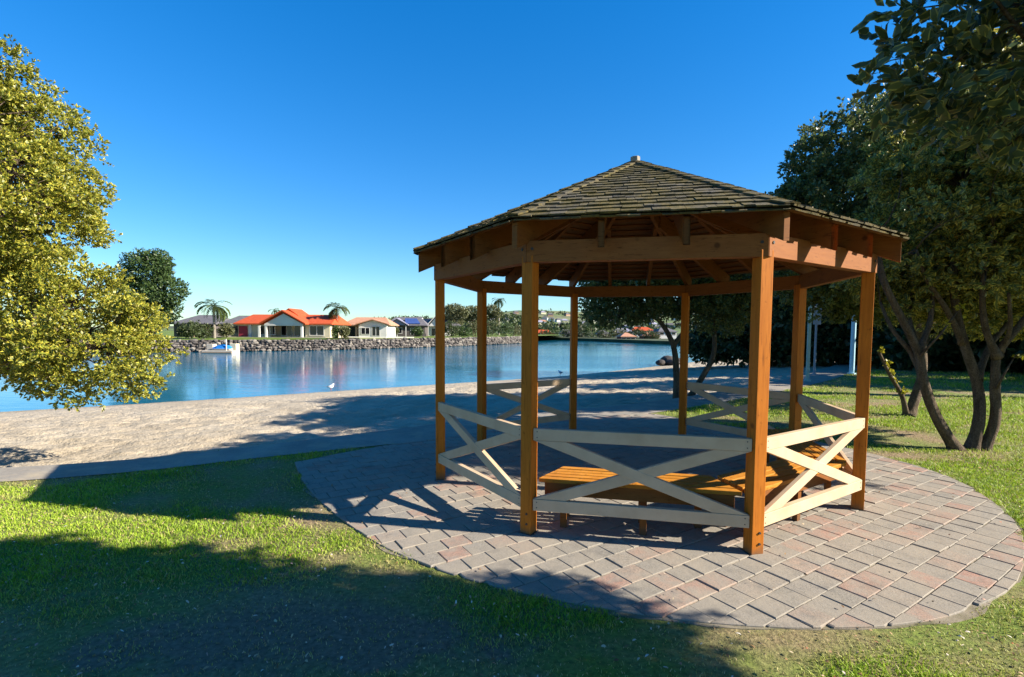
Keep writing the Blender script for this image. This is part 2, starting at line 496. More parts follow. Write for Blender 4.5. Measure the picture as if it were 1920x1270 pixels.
def mat_water():
    t = MT('lagoon_water')
    co = t.coord('World', scale=(1, 1, 1))
    t.color((0.006, 0.14, 0.24))
    t.rough(0.06)
    t.b.inputs['IOR'].default_value = 1.33
    t.b.inputs['Specular IOR Level'].default_value = 0.5
    w1 = t.noise(t.coord('World', scale=(0.5, 1.3, 1), rot=(0, 0, 0.35)), 1.4, 4, 0.55)
    w2 = t.noise(t.coord('World', scale=(0.7, 1.4, 1), rot=(0, 0, -0.2)), 7.0, 3, 0.5)
    calm = t.ramp(t.noise(t.coord('World', scale=(0.02, 0.09, 1), rot=(0, 0, -0.3)), 1.0, 4), [(0.38, (0.3, 0.3, 0.3)), (0.6, (1, 1, 1))])
    h = t.math('ADD', w1, t.math('MULTIPLY', w2, 0.3))
    b = t.bump(h, 0.3, 0.06)
    t.l.new(t.math('MULTIPLY', calm, 0.6), b.inputs['Strength'])
    return t.m
M['water'] = mat_water()
def mat_stone():
    t = MT('seawall_stone')
    a = t.node('ShaderNodeAttribute', attribute_name='rnd')
    c = t.ramp(a.outputs['Fac'], [(0.0, (0.07, 0.06, 0.055)), (0.4, (0.17, 0.15, 0.135)), (0.75, (0.30, 0.26, 0.22)), (1.0, (0.46, 0.41, 0.34))])
    t.color(t.mix(t.math('MULTIPLY', t.noise(t.coord('World'), 6, 4), 0.5), c, (0.06, 0.05, 0.045))); t.rough(0.9)
    return t.m
M['stone'] = mat_stone()
def mat_tiles(name, a, b):
    t = MT(name)
    w = t.node('ShaderNodeTexWave', wave_type='BANDS', bands_direction='Z'); w.inputs['Scale'].default_value = 2.2
    t.l.new(t.coord('World'), w.inputs[0])
    n = t.noise(t.coord('World'), 3, 4)
    c = t.ramp(n, [(0.3, a), (0.7, b)])
    t.color(t.mix(t.math('MULTIPLY', w.outputs['Fac'], 0.25), c, tuple(x * 0.5 for x in a))); t.rough(0.75)
    return t.m
M['roof_orange'] = mat_tiles('orange_roof_tile', (0.52, 0.075, 0.018), (0.66, 0.12, 0.032))
M['roof_terracotta'] = mat_tiles('terracotta_roof_tile', (0.44, 0.21, 0.12), (0.56, 0.30, 0.18))
M['roof_grey'] = mat_tiles('grey_roof_tile', (0.10, 0.095, 0.10), (0.19, 0.175, 0.18))
M['roof_slate'] = mat_tiles('violet_grey_roof', (0.27, 0.26, 0.33), (0.36, 0.34, 0.42))
M['roof_blue'] = mat_tiles('blue_roof_sheet', (0.025, 0.06, 0.20), (0.05, 0.10, 0.30))
M['white'] = mat_plain('white_render', (0.78, 0.76, 0.70), 0.7, 0.08, 1.0, 0)
M['wall_cream'] = mat_plain('cream_render', (0.70, 0.62, 0.42), 0.7, 0.08, 1.0, 0)
M['wall_tan'] = mat_plain('tan_brick', (0.36, 0.24, 0.16), 0.8, 0.2, 4.0, 0)
M['wall_dark'] = mat_plain('dark_wall', (0.10, 0.085, 0.08), 0.8, 0.2, 2.0, 0)
M['wall_red'] = mat_plain('dull_red_wall', (0.24, 0.055, 0.04), 0.8, 0.2, 2.0, 0)
M['door_red'] = mat_plain('red_door', (0.30, 0.03, 0.05), 0.6, 0.1, 2.0, 0)
t_ = MT('window_glass'); t_.color((0.012, 0.014, 0.018)); t_.rough(0.08); t_.b.inputs['Specular IOR Level'].default_value = 0.6; M['glass'] = t_.m
M['pole_mint'] = mat_plain('pale_mint_paint', (0.30, 0.46, 0.42), 0.5, 0.1, 6, 0)
M['pole_blue'] = mat_plain('pale_blue_paint', (0.42, 0.66, 0.76), 0.5, 0.1, 6, 0)
M['pole_grey'] = mat_plain('galvanised_steel', (0.25, 0.29, 0.33), 0.45, 0.1, 6, 0)
M['boat_blue'] = mat_plain('blue_boat_cover', (0.02, 0.22, 0.62), 0.6, 0.1, 3, 0)
M['plastic_white'] = mat_plain('white_gelcoat', (0.58, 0.56, 0.50), 0.35, 0.05, 3, 0)
M['deck'] = mat_plain('weathered_pontoon', (0.55, 0.48, 0.38), 0.8, 0.15, 3, 0)
M['feather_white'] = mat_plain('white_feather', (0.80, 0.80, 0.80), 0.8, 0.05, 20, 0)
M['feather_grey'] = mat_plain('grey_feather', (0.28, 0.29, 0.31), 0.8, 0.1, 20, 0)
M['gull_red'] = mat_plain('red_leg', (0.45, 0.06, 0.03), 0.6, 0.1, 20, 0)
def mat_hill():
    t = MT('hill_pasture')
    co = t.coord('World', scale=(1, 1, 3))
    v = t.node('ShaderNodeTexVoronoi'); v.inputs['Scale'].default_value = 0.009
    t.l.new(t.coord('World', scale=(0.55, 1.0, 0.1), rot=(0, 0, 0.3)), v.inputs['Vector'])
    sx = t.node('ShaderNodeSeparateColor'); t.l.new(v.outputs['Color'], sx.inputs[0])
    c = t.ramp(sx.outputs[0], [(0.0, (0.05, 0.07, 0.025)), (0.3, (0.13, 0.20, 0.04)), (0.5, (0.20, 0.28, 0.07)), (0.7, (0.10, 0.10, 0.06)), (1.0, (0.27, 0.29, 0.12))])
    n = t.noise(t.coord('World'), 0.03, 6, 0.7)
    t.color(t.mix(t.ramp(n, [(0.45, (0, 0, 0)), (0.65, (0.8, 0.8, 0.8))]), c, (0.035, 0.045, 0.028))); t.rough(0.95)
    return t.m
M['hill'] = mat_hill()
M['bank'] = mat_plain('bank_grass', (0.17, 0.24, 0.03), 0.95, 0.3, 1.5, 0.2)
M['litter'] = None
def mat_litter():
    t = MT('dry_leaf')
    t.color(t.ramp(t.attr('rnd'), [(0.0, (0.10, 0.05, 0.02)), (0.4, (0.30, 0.17, 0.07)), (0.7, (0.52, 0.38, 0.22)), (0.85, (0.65, 0.6, 0.5)), (1.0, (0.5, 0.14, 0.05))])); t.rough(0.7)
    return t.m
M['litter'] = mat_litter()

# ================================================================== SETTING
WATER_Z = -1.0
SAND_EDGE = [(-16.0, 2.9), (-10.5, 4.25), (-7.6, 5.05), (-5.82, 5.50), (-4.83, 5.81), (-3.85, 6.32), (-2.71, 7.17), (-1.27, 8.24),
             (0.4, 9.36), (3.67, 11.4), (9.37, 16.6), (14.94, 22.9), (22.0, 31.0), (34, 44)]
WATERLINE = [(-40, 1.0), (-27, 7.6), (-20.0, 12.2), (-15.7, 15.0), (-12.3, 17.1), (-7.5, 20.4), (-3.3, 23.4), (3.7, 28.6), (11.7, 37.1), (17.0, 43.0), (24, 50), (36, 60)]
se = smooth_line(SAND_EDGE, 700)
# resample to even spacing
def resample(P, n):
    d = np.concatenate([[0], np.cumsum(np.linalg.norm(np.diff(P, axis=0), axis=1))])
    t = np.linspace(0, d[-1], n)
    return np.stack([np.interp(t, d, P[:, 0]), np.interp(t, d, P[:, 1])], 1)
NS = 560
se = resample(se, NS)
wl_ = resample(smooth_line(WATERLINE, 700), NS)

# beach: strip from the path edge to beyond the water line
NT = 190
tt = np.linspace(0, 1.45, NT)
P = se[:, None, :] * (1 - tt[None, :, None]) + wl_[:, None, :] * tt[None, :, None]
z_edge = np.interp(se[:, 0], [-3, 1, 6, 12], [-0.48, -0.38, -0.22, -0.12])[:, None]
zz = z_edge + (WATER_Z - z_edge) * tt[None, :] ** 1.1
lump = (fbm(P[..., 0] * 2.6, P[..., 1] * 2.6, 3) - 0.5)
pits = np.clip(vnoise(P[..., 0] * 3.7 + 40, P[..., 1] * 3.7) - 0.55, 0, 1)
pits2 = np.clip(vnoise(P[..., 0] * 6.5 + 90, P[..., 1] * 6.5) - 0.6, 0, 1)
amp = np.clip(tt / 0.06, 0, 1) * np.clip((0.97 - tt) / 0.25, 0.06, 1)
Z = zz + amp[None, :] * (0.08 * lump - 0.19 * pits - 0.20 * pits2 + 0.045)
V = np.stack([P[..., 0], P[..., 1], Z], -1).reshape(-1, 3)
ii, jj = np.meshgrid(np.arange(NS - 1), np.arange(NT - 1), indexing='ij')
q = (ii * NT + jj).ravel()
Fq = np.stack([q, q + NT, q + NT + 1, q + 1], 1)
tag(mesh_obj('beach', fast_mesh('beach', V, Fq[:, ::-1], True), M['sand']), kind='structure')

# water
w = MB(); w.add([(-4000, -300, WATER_Z), (4000, -300, WATER_Z), (4000, 6000, WATER_Z), (-4000, 6000, WATER_Z)], [(0, 1, 2, 3)])
tag(w.build('water', M['water']), kind='structure')

# lawn sheet on the near bank
lawn_poly = [tuple(p) for p in se[::4]] + [(140, 44), (140, -60), (-60, -60), (-60, -6)]
lm = MB(); lm.add([(x, y, 0.0) for x, y in lawn_poly], [tuple(range(len(lawn_poly) - 1, -1, -1))])
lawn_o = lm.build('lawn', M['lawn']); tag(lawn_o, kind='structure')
# paved area boundary (convex) and path
PAVE = smooth_line([(-2.6, 5.80), (-2.2, 5.08), (-1.74, 4.42), (-1.05, 3.62), (-0.46, 3.16), (0.2, 2.83), (0.84, 2.64), (1.3, 2.565), (1.76, 2.55), (2.16, 2.59),
                    (2.65, 2.74), (3.3, 3.10), (4.14, 3.91), (4.62, 4.72), (4.83, 5.4), (4.78, 6.05), (4.5, 6.9), (3.95, 7.8), (3.2, 8.75), (2.55, 9.55)], 60)
PAVE = [tuple(p) for p in PAVE] + [(0.9, 8.55), (-0.6, 7.52), (-1.9, 6.55)]
# outward normals (polygon ccw)
if poly_area(PAVE) < 0: PAVE = PAVE[::-1]
PL = []
for i in range(len(PAVE)):
    a, b = PAVE[i], PAVE[(i + 1) % len(PAVE)]
    nx, ny = b[1] - a[1], -(b[0] - a[0]); L = math.hypot(nx, ny)
    PL.append((nx / L, ny / L, (nx * a[0] + ny * a[1]) / L))
_cx, _cy = 1.4, 5.6
_rim = resample(np.array(PAVE + PAVE[:1]), 260)[:-1]
_rim = [(_cx + (p[0] - _cx) * (1 + o_), _cy + (p[1] - _cy) * (1 + o_)) for p, o_ in zip(_rim, (fbm(np.arange(260) * .21, np.arange(260) * .0 + 3.3, 3) - .52) * .055)]
bed = MB(); bed.flat(_rim, -0.02, 0.004)
paving = bed.build('paving', M['joint']); tag(paving, kind='structure')
# path along the beach edge
NPW = 1.0
pth = MB()
sel = se[54:506:3]
tang = np.gradient(sel, axis=0); tang /= np.linalg.norm(tang, axis=1)[:, None]
nrm = np.stack([tang[:, 1], -tang[:, 0]], 1)
wid = np.interp(sel[:, 0], [-12, -5.5, -3.6, -2.0, 0.5, 4, 16], [0.62, 0.62, 0.66, 1.0, 1.05, 1.0, 1.2])
inner = sel + nrm * wid[:, None]
top, bot = 0.009, -0.8
for i in range(len(sel) - 1):
    a, b, c, d = sel[i], sel[i + 1], inner[i + 1], inner[i]
    pth.add([(*a, top), (*b, top), (*c, top), (*d, top), (*a, bot), (*b, bot)], [(3, 2, 1, 0), (0, 1, 5, 4)])
tag(pth.build('path', M['path']), kind='structure')
PATH_POLY = [tuple(p) for p in sel] + [tuple(p) for p in inner[::-1]]

# pavers
TH = R(32.6)
cx_, cy_ = math.cos(TH), math.sin(TH)
PN, PC = 0.175, 0.192
cells = []
for i in range(-60, 70):
    for j in range(-60, 70):
        n0 = i * PN - 0.03; c0 = (j + (0.5 if i % 2 else 0)) * PC + 0.06
        g = 0.0028
        g = random.choice((0.0012, 0.0018, 0.0026, 0.0034))
        jit = [random.uniform(-0.0022, 0.0022) for _ in range(4)]
        quad = [(c0 + g + jit[0], n0 + g + jit[1]), (c0 + PC - g + jit[2], n0 + g + jit[1]), (c0 + PC - g + jit[2], n0 + PN - g + jit[3]), (c0 + g + jit[0], n0 + PN - g + jit[3])]
        pts = [(c * cx_ + n * cy_, c * cy_ - n * cx_) for c, n in quad][::-1]
        mx = sum(p[0] for p in pts) / 4; my = sum(p[1] for p in pts) / 4
        dmax = max(nx * mx + ny * my - c for nx, ny, c in PL)
        if dmax > 0.15: continue
        if dmax > -0.16:
            pts = clip_poly(pts, [(nx, ny, c - 0.012) for nx, ny, c in PL])
            if len(pts) < 3 or abs(poly_area(pts)) < 0.003: continue
        cells.append(pts)
def paver_geo(mb, pts, z):
    mx = sum(p[0] for p in pts) / len(pts); my = sum(p[1] for p in pts) / len(pts)
    tx, ty = random.uniform(-.012, .012), random.uniform(-.012, .012)
    zf = lambda p: z + (p[0] - mx) * tx + (p[1] - my) * ty
    ch = random.uniform(0.003, 0.007)
    n = len(pts)
    ins = [(p[0] + (mx - p[0]) * ch / max(0.04, math.hypot(p[0] - mx, p[1] - my)) * 1.4, p[1] + (my - p[1]) * ch / max(0.04, math.hypot(p[0] - mx, p[1] - my)) * 1.4) for p in pts]
    lo = [(p[0], p[1], -0.01) for p in pts]; mid = [(p[0], p[1], zf(p) - 0.004) for p in pts]; up = [(p[0], p[1], zf(p)) for p in ins]
    mb.add(lo + mid + up, [(i, (i + 1) % n, n + (i + 1) % n, n + i) for i in range(n)] +
           [(n + i, n + (i + 1) % n, 2 * n + (i + 1) % n, 2 * n + i) for i in range(n)] + [tuple(range(2 * n, 3 * n))])
    return 3 * n
def px_area(pts):
    mx = sum(p[0] for p in pts) / len(pts); my = sum(p[1] for p in pts) / len(pts)
    u, v = project((mx, my, 0.01))
    if not (0 < u < 1920 and 0 < v < 1270): return 0
    return abs(poly_area([project((p[0], p[1], 0.01)) for p in pts]))
cells.sort(key=px_area, reverse=True)
def set_rnd(me, vals):
    a = me.attributes.new('rnd', 'FLOAT', 'POINT'); a.data.foreach_set('value', np.asarray(vals, np.float32))
rest, rest_r = MB(), []
for k, pts in enumerate(cells):
    r = random.random(); z = 0.014 + random.uniform(-.0035, .0035)
    if k < 300:
        mb = MB(); n = paver_geo(mb, pts, z); o = mb.build('paver', M['paver'], paving); set_rnd(o.data, [r] * n)
    else:
        n = paver_geo(rest, pts, z); rest_r += [r] * n
o = rest.build('pavers', M['paver'], paving); set_rnd(o.data, rest_r); o['kind'] = 'stuff'

# ================================================================== GAZEBO
GC = Vector((1.35, 5.57, 0)); GR = 2.142; GA0 = R(-169.5)
ZB0, ZB1 = 2.108, 2.268                     # ring beam
EAVE_R, EAVE_Z, APEX_Z = 2.39, 2.405, 3.455
def gdir(i): a = GA0 + i * math.pi / 4; return Vector((math.cos(a), math.sin(a), 0))
def gpt(i, r, z): return GC + gdir(i) * r + Vector((0, 0, z))
gaz = empty('gazebo', GC)
tag(gaz, 'octagonal timber gazebo with mossy shingle roof and cream crossed railings', 'gazebo')
PS = 0.048
for i in range(8):
    d = gdir(i); s_ = Vector((-d.y, d.x, 0)); c = gpt(i, GR, 0)
    # two laminated halves with a narrow groove
    mb = MB()
    mb.obox(c + d * 0.0 + Vector((0, 0, (ZB0 + 0.05) / 2)), s_, d, Vector((0, 0, 1)), PS, PS, (ZB0 + 0.05) / 2)
    p = mb.build('post', M['post'], gaz, bevel=0.004)
    mb = MB(); mb.obox(c + Vector((0, 0, 0.012)), s_, d, Vector((0, 0, 1)), PS + 0.012, PS + 0.012, 0.004)
    mb.build('base_plate', M['steel'], p)
    for z in (0.09, 0.17):
        mb = MB()
        q = c + s_ * 0.012 + d * PS + Vector((0, 0, z))
        mb.tube([q - d * .002, q + d * 0.007], [0.010, 0.009], 6)
        mb.build('bolt', M['steel'], p)
RO, RI = GR + 0.062, GR - 0.022
for i in range(8):
    j = i + 1
    poly = [gpt(i, RO, 0), gpt(j, RO, 0), gpt(j, RI, 0), gpt(i, RI, 0)]
    # shrink the mitre a touch so the neighbours do not share a plane
    e = (poly[1] - poly[0]).normalized() * 0.0015
    poly = [poly[0] + e, poly[1] - e, poly[2] - e, poly[3] + e]
    mb = MB(); mb.flat(poly, ZB0, ZB1)
    b = mb.build('ring_beam', M['beam'], gaz, bevel=0.003)
    n_ = (gdir(i) + gdir(j)).normalized(); t_dir = e.normalized()
    for k, base in ((1, poly[0]), (-1, poly[1])):
        q = base + t_dir * k * 0.045 + Vector((0, 0, (ZB0 + ZB1) / 2 + 0.02))
        mb = MB(); mb.tube([q - n_ * 0.002, q + n_ * 0.006], [0.011, 0.011], 8); mb.build('bolt', M['steel'], b)

# roof: empty part holding rafters, battens, underlay, shingles, caps
def roof_z(r): return EAVE_Z + (EAVE_R - r) * (APEX_Z - EAVE_Z) / EAVE_R      # along a hip
AP = EAVE_R * math.cos(math.pi / 8)                                             # eave apothem
SLP = math.atan2(APEX_Z - EAVE_Z, AP)
roof = empty('roof', GC + Vector((0, 0, EAVE_Z)), gaz)
roof.location = Vector((0, 0, EAVE_Z))
def rafter(c0, d, r_out, r_in, zf, name, w=0.045, dep=0.19):
    """plumb-cut rafter along horizontal direction d from centre c0; zf gives the top at distance"""
    s_ = Vector((-d.y, d.x, 0)) * (w / 2)
    rs = [r_out, GR + 0.06, r_in]
    tops = [c0 + d * r + Vector((0, 0, zf(r))) for r in rs]
    bots = [c0 + d * r + Vector((0, 0, zf(r) - dep)) for r in rs]
    loop = tops + bots[::-1]
    mb = MB(); mb.prism([p - s_ for p in loop], [p + s_ for p in loop])
    return mb.build(name, M['rafter'], roof, bevel=0.003)
for i in range(8):
    rafter(GC, gdir(i), EAVE_R - 0.03, 0.09, lambda r: roof_z(r) - 0.042, 'hip_rafter')
tan_ = math.tan(math.pi / 8)
for i in range(8):
    n_ = (gdir(i) + gdir(i + 1)).normalized(); t_ = Vector((-n_.y, n_.x, 0))
    half = AP * tan_
    for f in (-0.31, 0.31):
        off = f * half
        r_in = abs(off) / tan_ + 0.06
        rafter(GC + t_ * off, n_, AP - 0.03, r_in, lambda r: EAVE_Z + (AP - r) * math.tan(SLP) - 0.042, 'jack_rafter')
def face_frame(i):
    n_ = (gdir(i) + gdir(i + 1)).normalized(); t_ = Vector((-n_.y, n_.x, 0))
    up = Vector((-n_.x * math.cos(SLP), -n_.y * math.cos(SLP), math.sin(SLP)))
    out = Vector((n_.x * math.sin(SLP), n_.y * math.sin(SLP), math.cos(SLP)))
    org = GC + n_ * AP + Vector((0, 0, EAVE_Z))
    return org, t_, up, out
SLEN = math.hypot(AP, APEX_Z - EAVE_Z)
HALF = AP * tan_
def half_at(t): return HALF * (1 - t / SLEN)
for i in range(8):
    org, t_, up, out = face_frame(i)
    # battens
    k = 0; t = 0.035
    while t < SLEN - 0.2:
        h0 = half_at(t) - 0.006; h1 = half_at(t + 0.042) - 0.006
        q = [(-h0, t), (h0, t), (h1, t + 0.042), (-h1, t + 0.042)]
        lo = [org + t_ * a + up * b - out * 0.038 for a, b in q]; hi = [org + t_ * a + up * b - out * 0.020 for a, b in q]
        mb = MB(); mb.prism(lo, hi); mb.build('batten', M['batten'], roof)
        t += 0.118
    # underlay sheet
    q = [(-half_at(0.02) + .002, 0.02), (half_at(0.02) - .002, 0.02), (half_at(SLEN - .03), SLEN - 0.03), (-half_at(SLEN - .03), SLEN - .03)]
    mb = MB(); mb.prism([org + t_ * a + up * b - out * 0.017 for a, b in q], [org + t_ * a + up * b - out * 0.012 for a, b in q])
    mb.build('underlay', M['underlay'], roof)
NCOURSE = 20
EXPO = SLEN / NCOURSE
def shingle_list(i):
    org, t_, up, out = face_frame(i)
    res = []
    slope_c = HALF / SLEN
    nl = 1 / math.hypot(1, slope_c)
    planes = [(nl, slope_c * nl, HALF * nl - 0.002), (-nl, slope_c * nl, HALF * nl - 0.002)]
    for c in range(-1, NCOURSE):
        t0 = c * EXPO - 0.012 if c >= 0 else -0.02
        ln = 0.26 if c >= 0 else 0.18
        hw = half_at(t0) + 0.03
        s = -hw - random.uniform(0, 0.1)
        while s < hw:
            w_ = random.uniform(0.06, 0.15)
            dt = random.uniform(-0.022, 0.014)
            g_ = random.uniform(.0006, .002)
            quad = [(s + g_, t0 + dt), (s + w_ - g_, t0 + dt + random.uniform(-.006, .006)), (s + w_ - g_, min(t0 + ln, SLEN - .01)), (s + g_, min(t0 + ln, SLEN - .01))]
            s += w_
            p = clip_poly(quad, planes)
            if len(p) < 3 or abs(poly_area(p)) < 0.002: continue
            th = random.uniform(0.006, 0.011); lift = random.uniform(0, 0.007)
            off = 0.016 if c >= 0 else -0.008
            def hz(tv, off=off, th=th, t0=t0): f = (tv - t0) / 0.26; return off * (1 - f) + 0.001 * f - 0.010
            lo = [org + t_ * a + up * b + out * hz(b) for a, b in p]
            hi = [org + t_ * a + up * b + out * (hz(b) + (th + lift) * (1 - 0.75 * max(0, min(1, (b - t0) / 0.26)))) for a, b in p]
            res.append((lo, hi))
    return res
VIS = (1, 2, 0)
rest, rest_r = MB(), []
parts_left = 300
for i in (1, 2, 0, 3, 4, 5, 6, 7):
    for lo, hi in shingle_list(i):
        r = random.random()
        if i in VIS and parts_left > 0:
            parts_left -= 1
            mb = MB(); mb.prism(lo, hi); o = mb.build('shingle', M['shingle'], roof); set_rnd(o.data, [r] * len(mb.v))
        else:
            rest.prism(lo, hi); rest_r += [r] * (len(lo) * 2)
o = rest.build('shingles', M['shingle'], roof); set_rnd(o.data, rest_r); o['kind'] = 'stuff'
# hip caps
for i in range(8):
    d = gdir(i); s_ = Vector((-d.y, d.x, 0))
    hipL = math.hypot(EAVE_R, APEX_Z - EAVE_Z); ndir = (Vector((0, 0, APEX_Z - EAVE_Z)) - d * EAVE_R) / hipL
    o0 = GC + d * EAVE_R + Vector((0, 0, EAVE_Z))
    nrm_ = (Vector((0, 0, EAVE_R)) + d * (APEX_Z - EAVE_Z)).normalized()
    drop = math.tan(math.asin(min(1, math.sin(SLP) * math.sin(math.pi / 8)))) * 0.07
    for k in range(17):
        a = k * hipL / 17 - 0.01; b = min(a + 0.24, hipL)
        l0, l1 = 0.030 + random.uniform(0, .006), 0.016
        w_ = 0.062 + random.uniform(-.008, .008)
        mb = MB()
        for sg in (1, -1):
            def pt(al, w2, lift): return o0 + ndir * al + s_ * (sg * w2) + nrm_ * (lift - drop * (w2 / 0.07))
            lo = [pt(a, 0, l0 - .012), pt(a, w_, l0 - .012), pt(b, w_, l1 - .012), pt(b, 0, l1 - .012)]
            hi = [pt(a, 0, l0), pt(a, w_, l0), pt(b, w_, l1), pt(b, 0, l1)]
            if sg < 0: lo, hi = lo[::-1], hi[::-1]
            mb.prism(lo, hi)
        o = mb.build('hip_cap', M['shingle'], roof); set_rnd(o.data, [min(1, random.random() * 0.6 + 0.4)] * len(mb.v))
mb = MB()
pts = [GC + Vector((math.cos(a) * 0.055, math.sin(a) * 0.055, 0)) for a in [GA0 + k * math.pi / 4 for k in range(8)]]
mb.prism([p + Vector((0, 0, APEX_Z - 0.06)) for p in pts], [p + Vector((0, 0, APEX_Z + 0.055)) for p in pts])
mb.build('finial', mat_plain('weathered_finial', (0.33, 0.29, 0.22), 0.8, 0.3, 20), roof, bevel=0.004)
mb = MB()
pts = [GC + Vector((math.cos(a) * 0.095, math.sin(a) * 0.095, 0)) for a in [GA0 + k * math.pi / 4 for k in range(8)]]
mb.prism([p + Vector((0, 0, APEX_Z - 0.36)) for p in pts], [p + Vector((0, 0, APEX_Z - 0.07)) for p in pts])
mb.build('king_block', M['rafter'], roof, bevel=0.004)

# railings
def side_frame(i):
    a, b = gpt(i, GR, 0), gpt(i + 1, GR, 0)
    n_ = (gdir(i) + gdir(i + 1)).normalized(); t_ = (b - a).normalized()
    return a, b, n_, t_, (b - a).length
for i in (0, 1, 2, 3, 4, 6):
    a, b, n_, t_, L = side_frame(i)
    a = a + n_ * 0.022
    rl = empty('railing', (0, 0, 0), gaz); rl.location = (a + t_ * L / 2) - GC
    s0, s1 = 0.040, L - 0.040
    def board(name, q, th, off=0.0):
        mb = MB()
        lo = [a + t_ * s + Vector((0, 0, z)) + n_ * (off - th / 2) for s, z in q]; hi = [a + t_ * s + Vector((0, 0, z)) + n_ * (off + th / 2) for s, z in q]
        mb.prism(lo, hi)
        return mb.build(name, M['cream'], rl, bevel=0.003)
    board('top_rail', [(s0, .752), (s1, .752), (s1, .842), (s0, .842)], 0.046)
    board('bottom_rail', [(s0, .200), (s1, .200), (s1, .290), (s0, .290)], 0.046)
    w_ = 0.25
    zt, zb = 0.7505, 0.2915
    board('brace', [(s1 - w_, zb), (s1, zb), (s0 + w_, zt), (s0, zt)], 0.040)
    board('brace', [(s0, zb), (s0 + w_, zb), (s1, zt), (s1 - w_, zt)], 0.035)
    mb = MB()
    for s_, z_ in [(s0 + .03, .775), (s0 + .03, .82), (s1 - .03, .775), (s1 - .03, .82), (s0 + .03, .225), (s0 + .03, .268), (s1 - .03, .225), (s1 - .03, .268)]:
        for sg in (1, -1):
            q = a + t_ * s_ + Vector((0, 0, z_)) + n_ * (sg * .0225); mb.tube([q, q + n_ * sg * .0025], [.005, .004], 6)
    mb.build('screws', M['steel'], rl)['kind'] = 'stuff'

# benches: slatted seats along three sides
BL = {1: 'slatted orange timber bench just behind the railing facing the camera',
      2: 'slatted orange timber bench behind the brightly sunlit cream railing',
      3: 'slatted orange timber bench at the back beside the lawn side of the gazebo'}
for i in (1, 2, 3):
    n_ = (gdir(i) + gdir(i + 1)).normalized(); t_ = Vector((-n_.y, n_.x, 0))
    apo = GR * math.cos(math.pi / 8)
    bn = empty('bench', GC + n_ * (apo - 0.29)); tag(bn, BL[i], 'bench', 'benches inside the gazebo')
    zs = 0.425
    for k in range(5):
        o1 = apo - 0.075 - k * 0.078; o0 = o1 - 0.064
        e0, e1 = o0 * tan_ - 0.035, o1 * tan_ - 0.035
        q = [(-e0, o0), (e0, o0), (e1, o1), (-e1, o1)]
        dz = random.uniform(-.002, .002)
        lo = [GC + t_ * s + n_ * o + Vector((0, 0, zs - .032 + dz)) for s, o in q]; hi = [GC + t_ * s + n_ * o + Vector((0, 0, zs + dz)) for s, o in q]
        mb = MB(); mb.prism(lo[::-1] if False else lo, hi); mb.build('slat', M['seat'], bn, bevel=0.003)
    for o_ in (apo - 0.105, apo - 0.435):
        e = o_ * tan_ - 0.07
        mb = MB(); mb.obox(GC + n_ * o_ + Vector((0, 0, zs - .085)), t_, n_, Vector((0, 0, 1)), e, 0.019, 0.05)
        mb.build('apron', M['rafter'], bn, bevel=0.002)
    for s in (-0.56, 0.06, 0.5):
        mb = MB(); mb.obox(GC + n_ * (apo - 0.27) + t_ * s + Vector((0, 0, zs - .062)), n_, t_, Vector((0, 0, 1)), 0.144, 0.02, 0.027)
        mb.build('cross_bearer', M['rafter'], bn)
        for o_ in (apo - 0.148, apo - 0.392):
            if s == 0.5 and o_ > apo - 0.2: continue
            mb = MB(); mb.obox(GC + n_ * o_ + t_ * s + Vector((0, 0, 0.155 + 0.014)), n_, t_, Vector((0, 0, 1)), 0.022, 0.026, 0.165)
            mb.build('leg', M['rafter'], bn, bevel=0.002)

# ================================================================== VEGETATION BUILDERS
def unit(a): return a / np.maximum(np.linalg.norm(a, axis=-1, keepdims=True), 1e-9)
def leaf_mesh(name, pos, dirs, nrms, L, W, rnd, cup=0.18, simple=False):
    n = len(pos)
    d = unit(dirs); s = unit(np.cross(d, nrms)); nn = np.cross(s, d)
    L = np.broadcast_to(L, (n,))[:, None]; W = np.broadcast_to(W, (n,))[:, None]
    c = nn * W * cup
    if simple:
        v = np.stack([pos, pos + d * L * 0.52 + s * W * 0.55 + c, pos + d * L, pos + d * L * 0.52 - s * W * 0.55 + c], 1).reshape(-1, 3)
        return fast_mesh(name, v, (np.arange(n) * 4)[:, None] + np.array([[0, 1, 2, 3]]), False,
                         {'u': np.tile(np.array([0, 1, 0.7, -1], np.float32), n), 'rnd': np.repeat(rnd, 4)})
    v = np.stack([pos, pos + d * L * 0.38 - s * W * 0.5 + c, pos + d * L * 0.38 + s * W * 0.5 + c,
                  pos + d * L * 0.78 - s * W * 0.36 + c, pos + d * L * 0.78 + s * W * 0.36 + c, pos + d * L - nn * W * 0.1], 1).reshape(-1, 3)
    b = (np.arange(n) * 6)[:, None]
    t1 = b + np.array([[0, 2, 1]]); qd = b + np.array([[1, 2, 4, 3]]); t2 = b + np.array([[3, 4, 5]])
    u = np.tile(np.array([0, -1, 1, -1, 1, 0.6], np.float32), n)
    return fast_mesh(name, v, [np.concatenate([t1, t2]), qd], False, {'u': u, 'rnd': np.repeat(rnd, 6)})
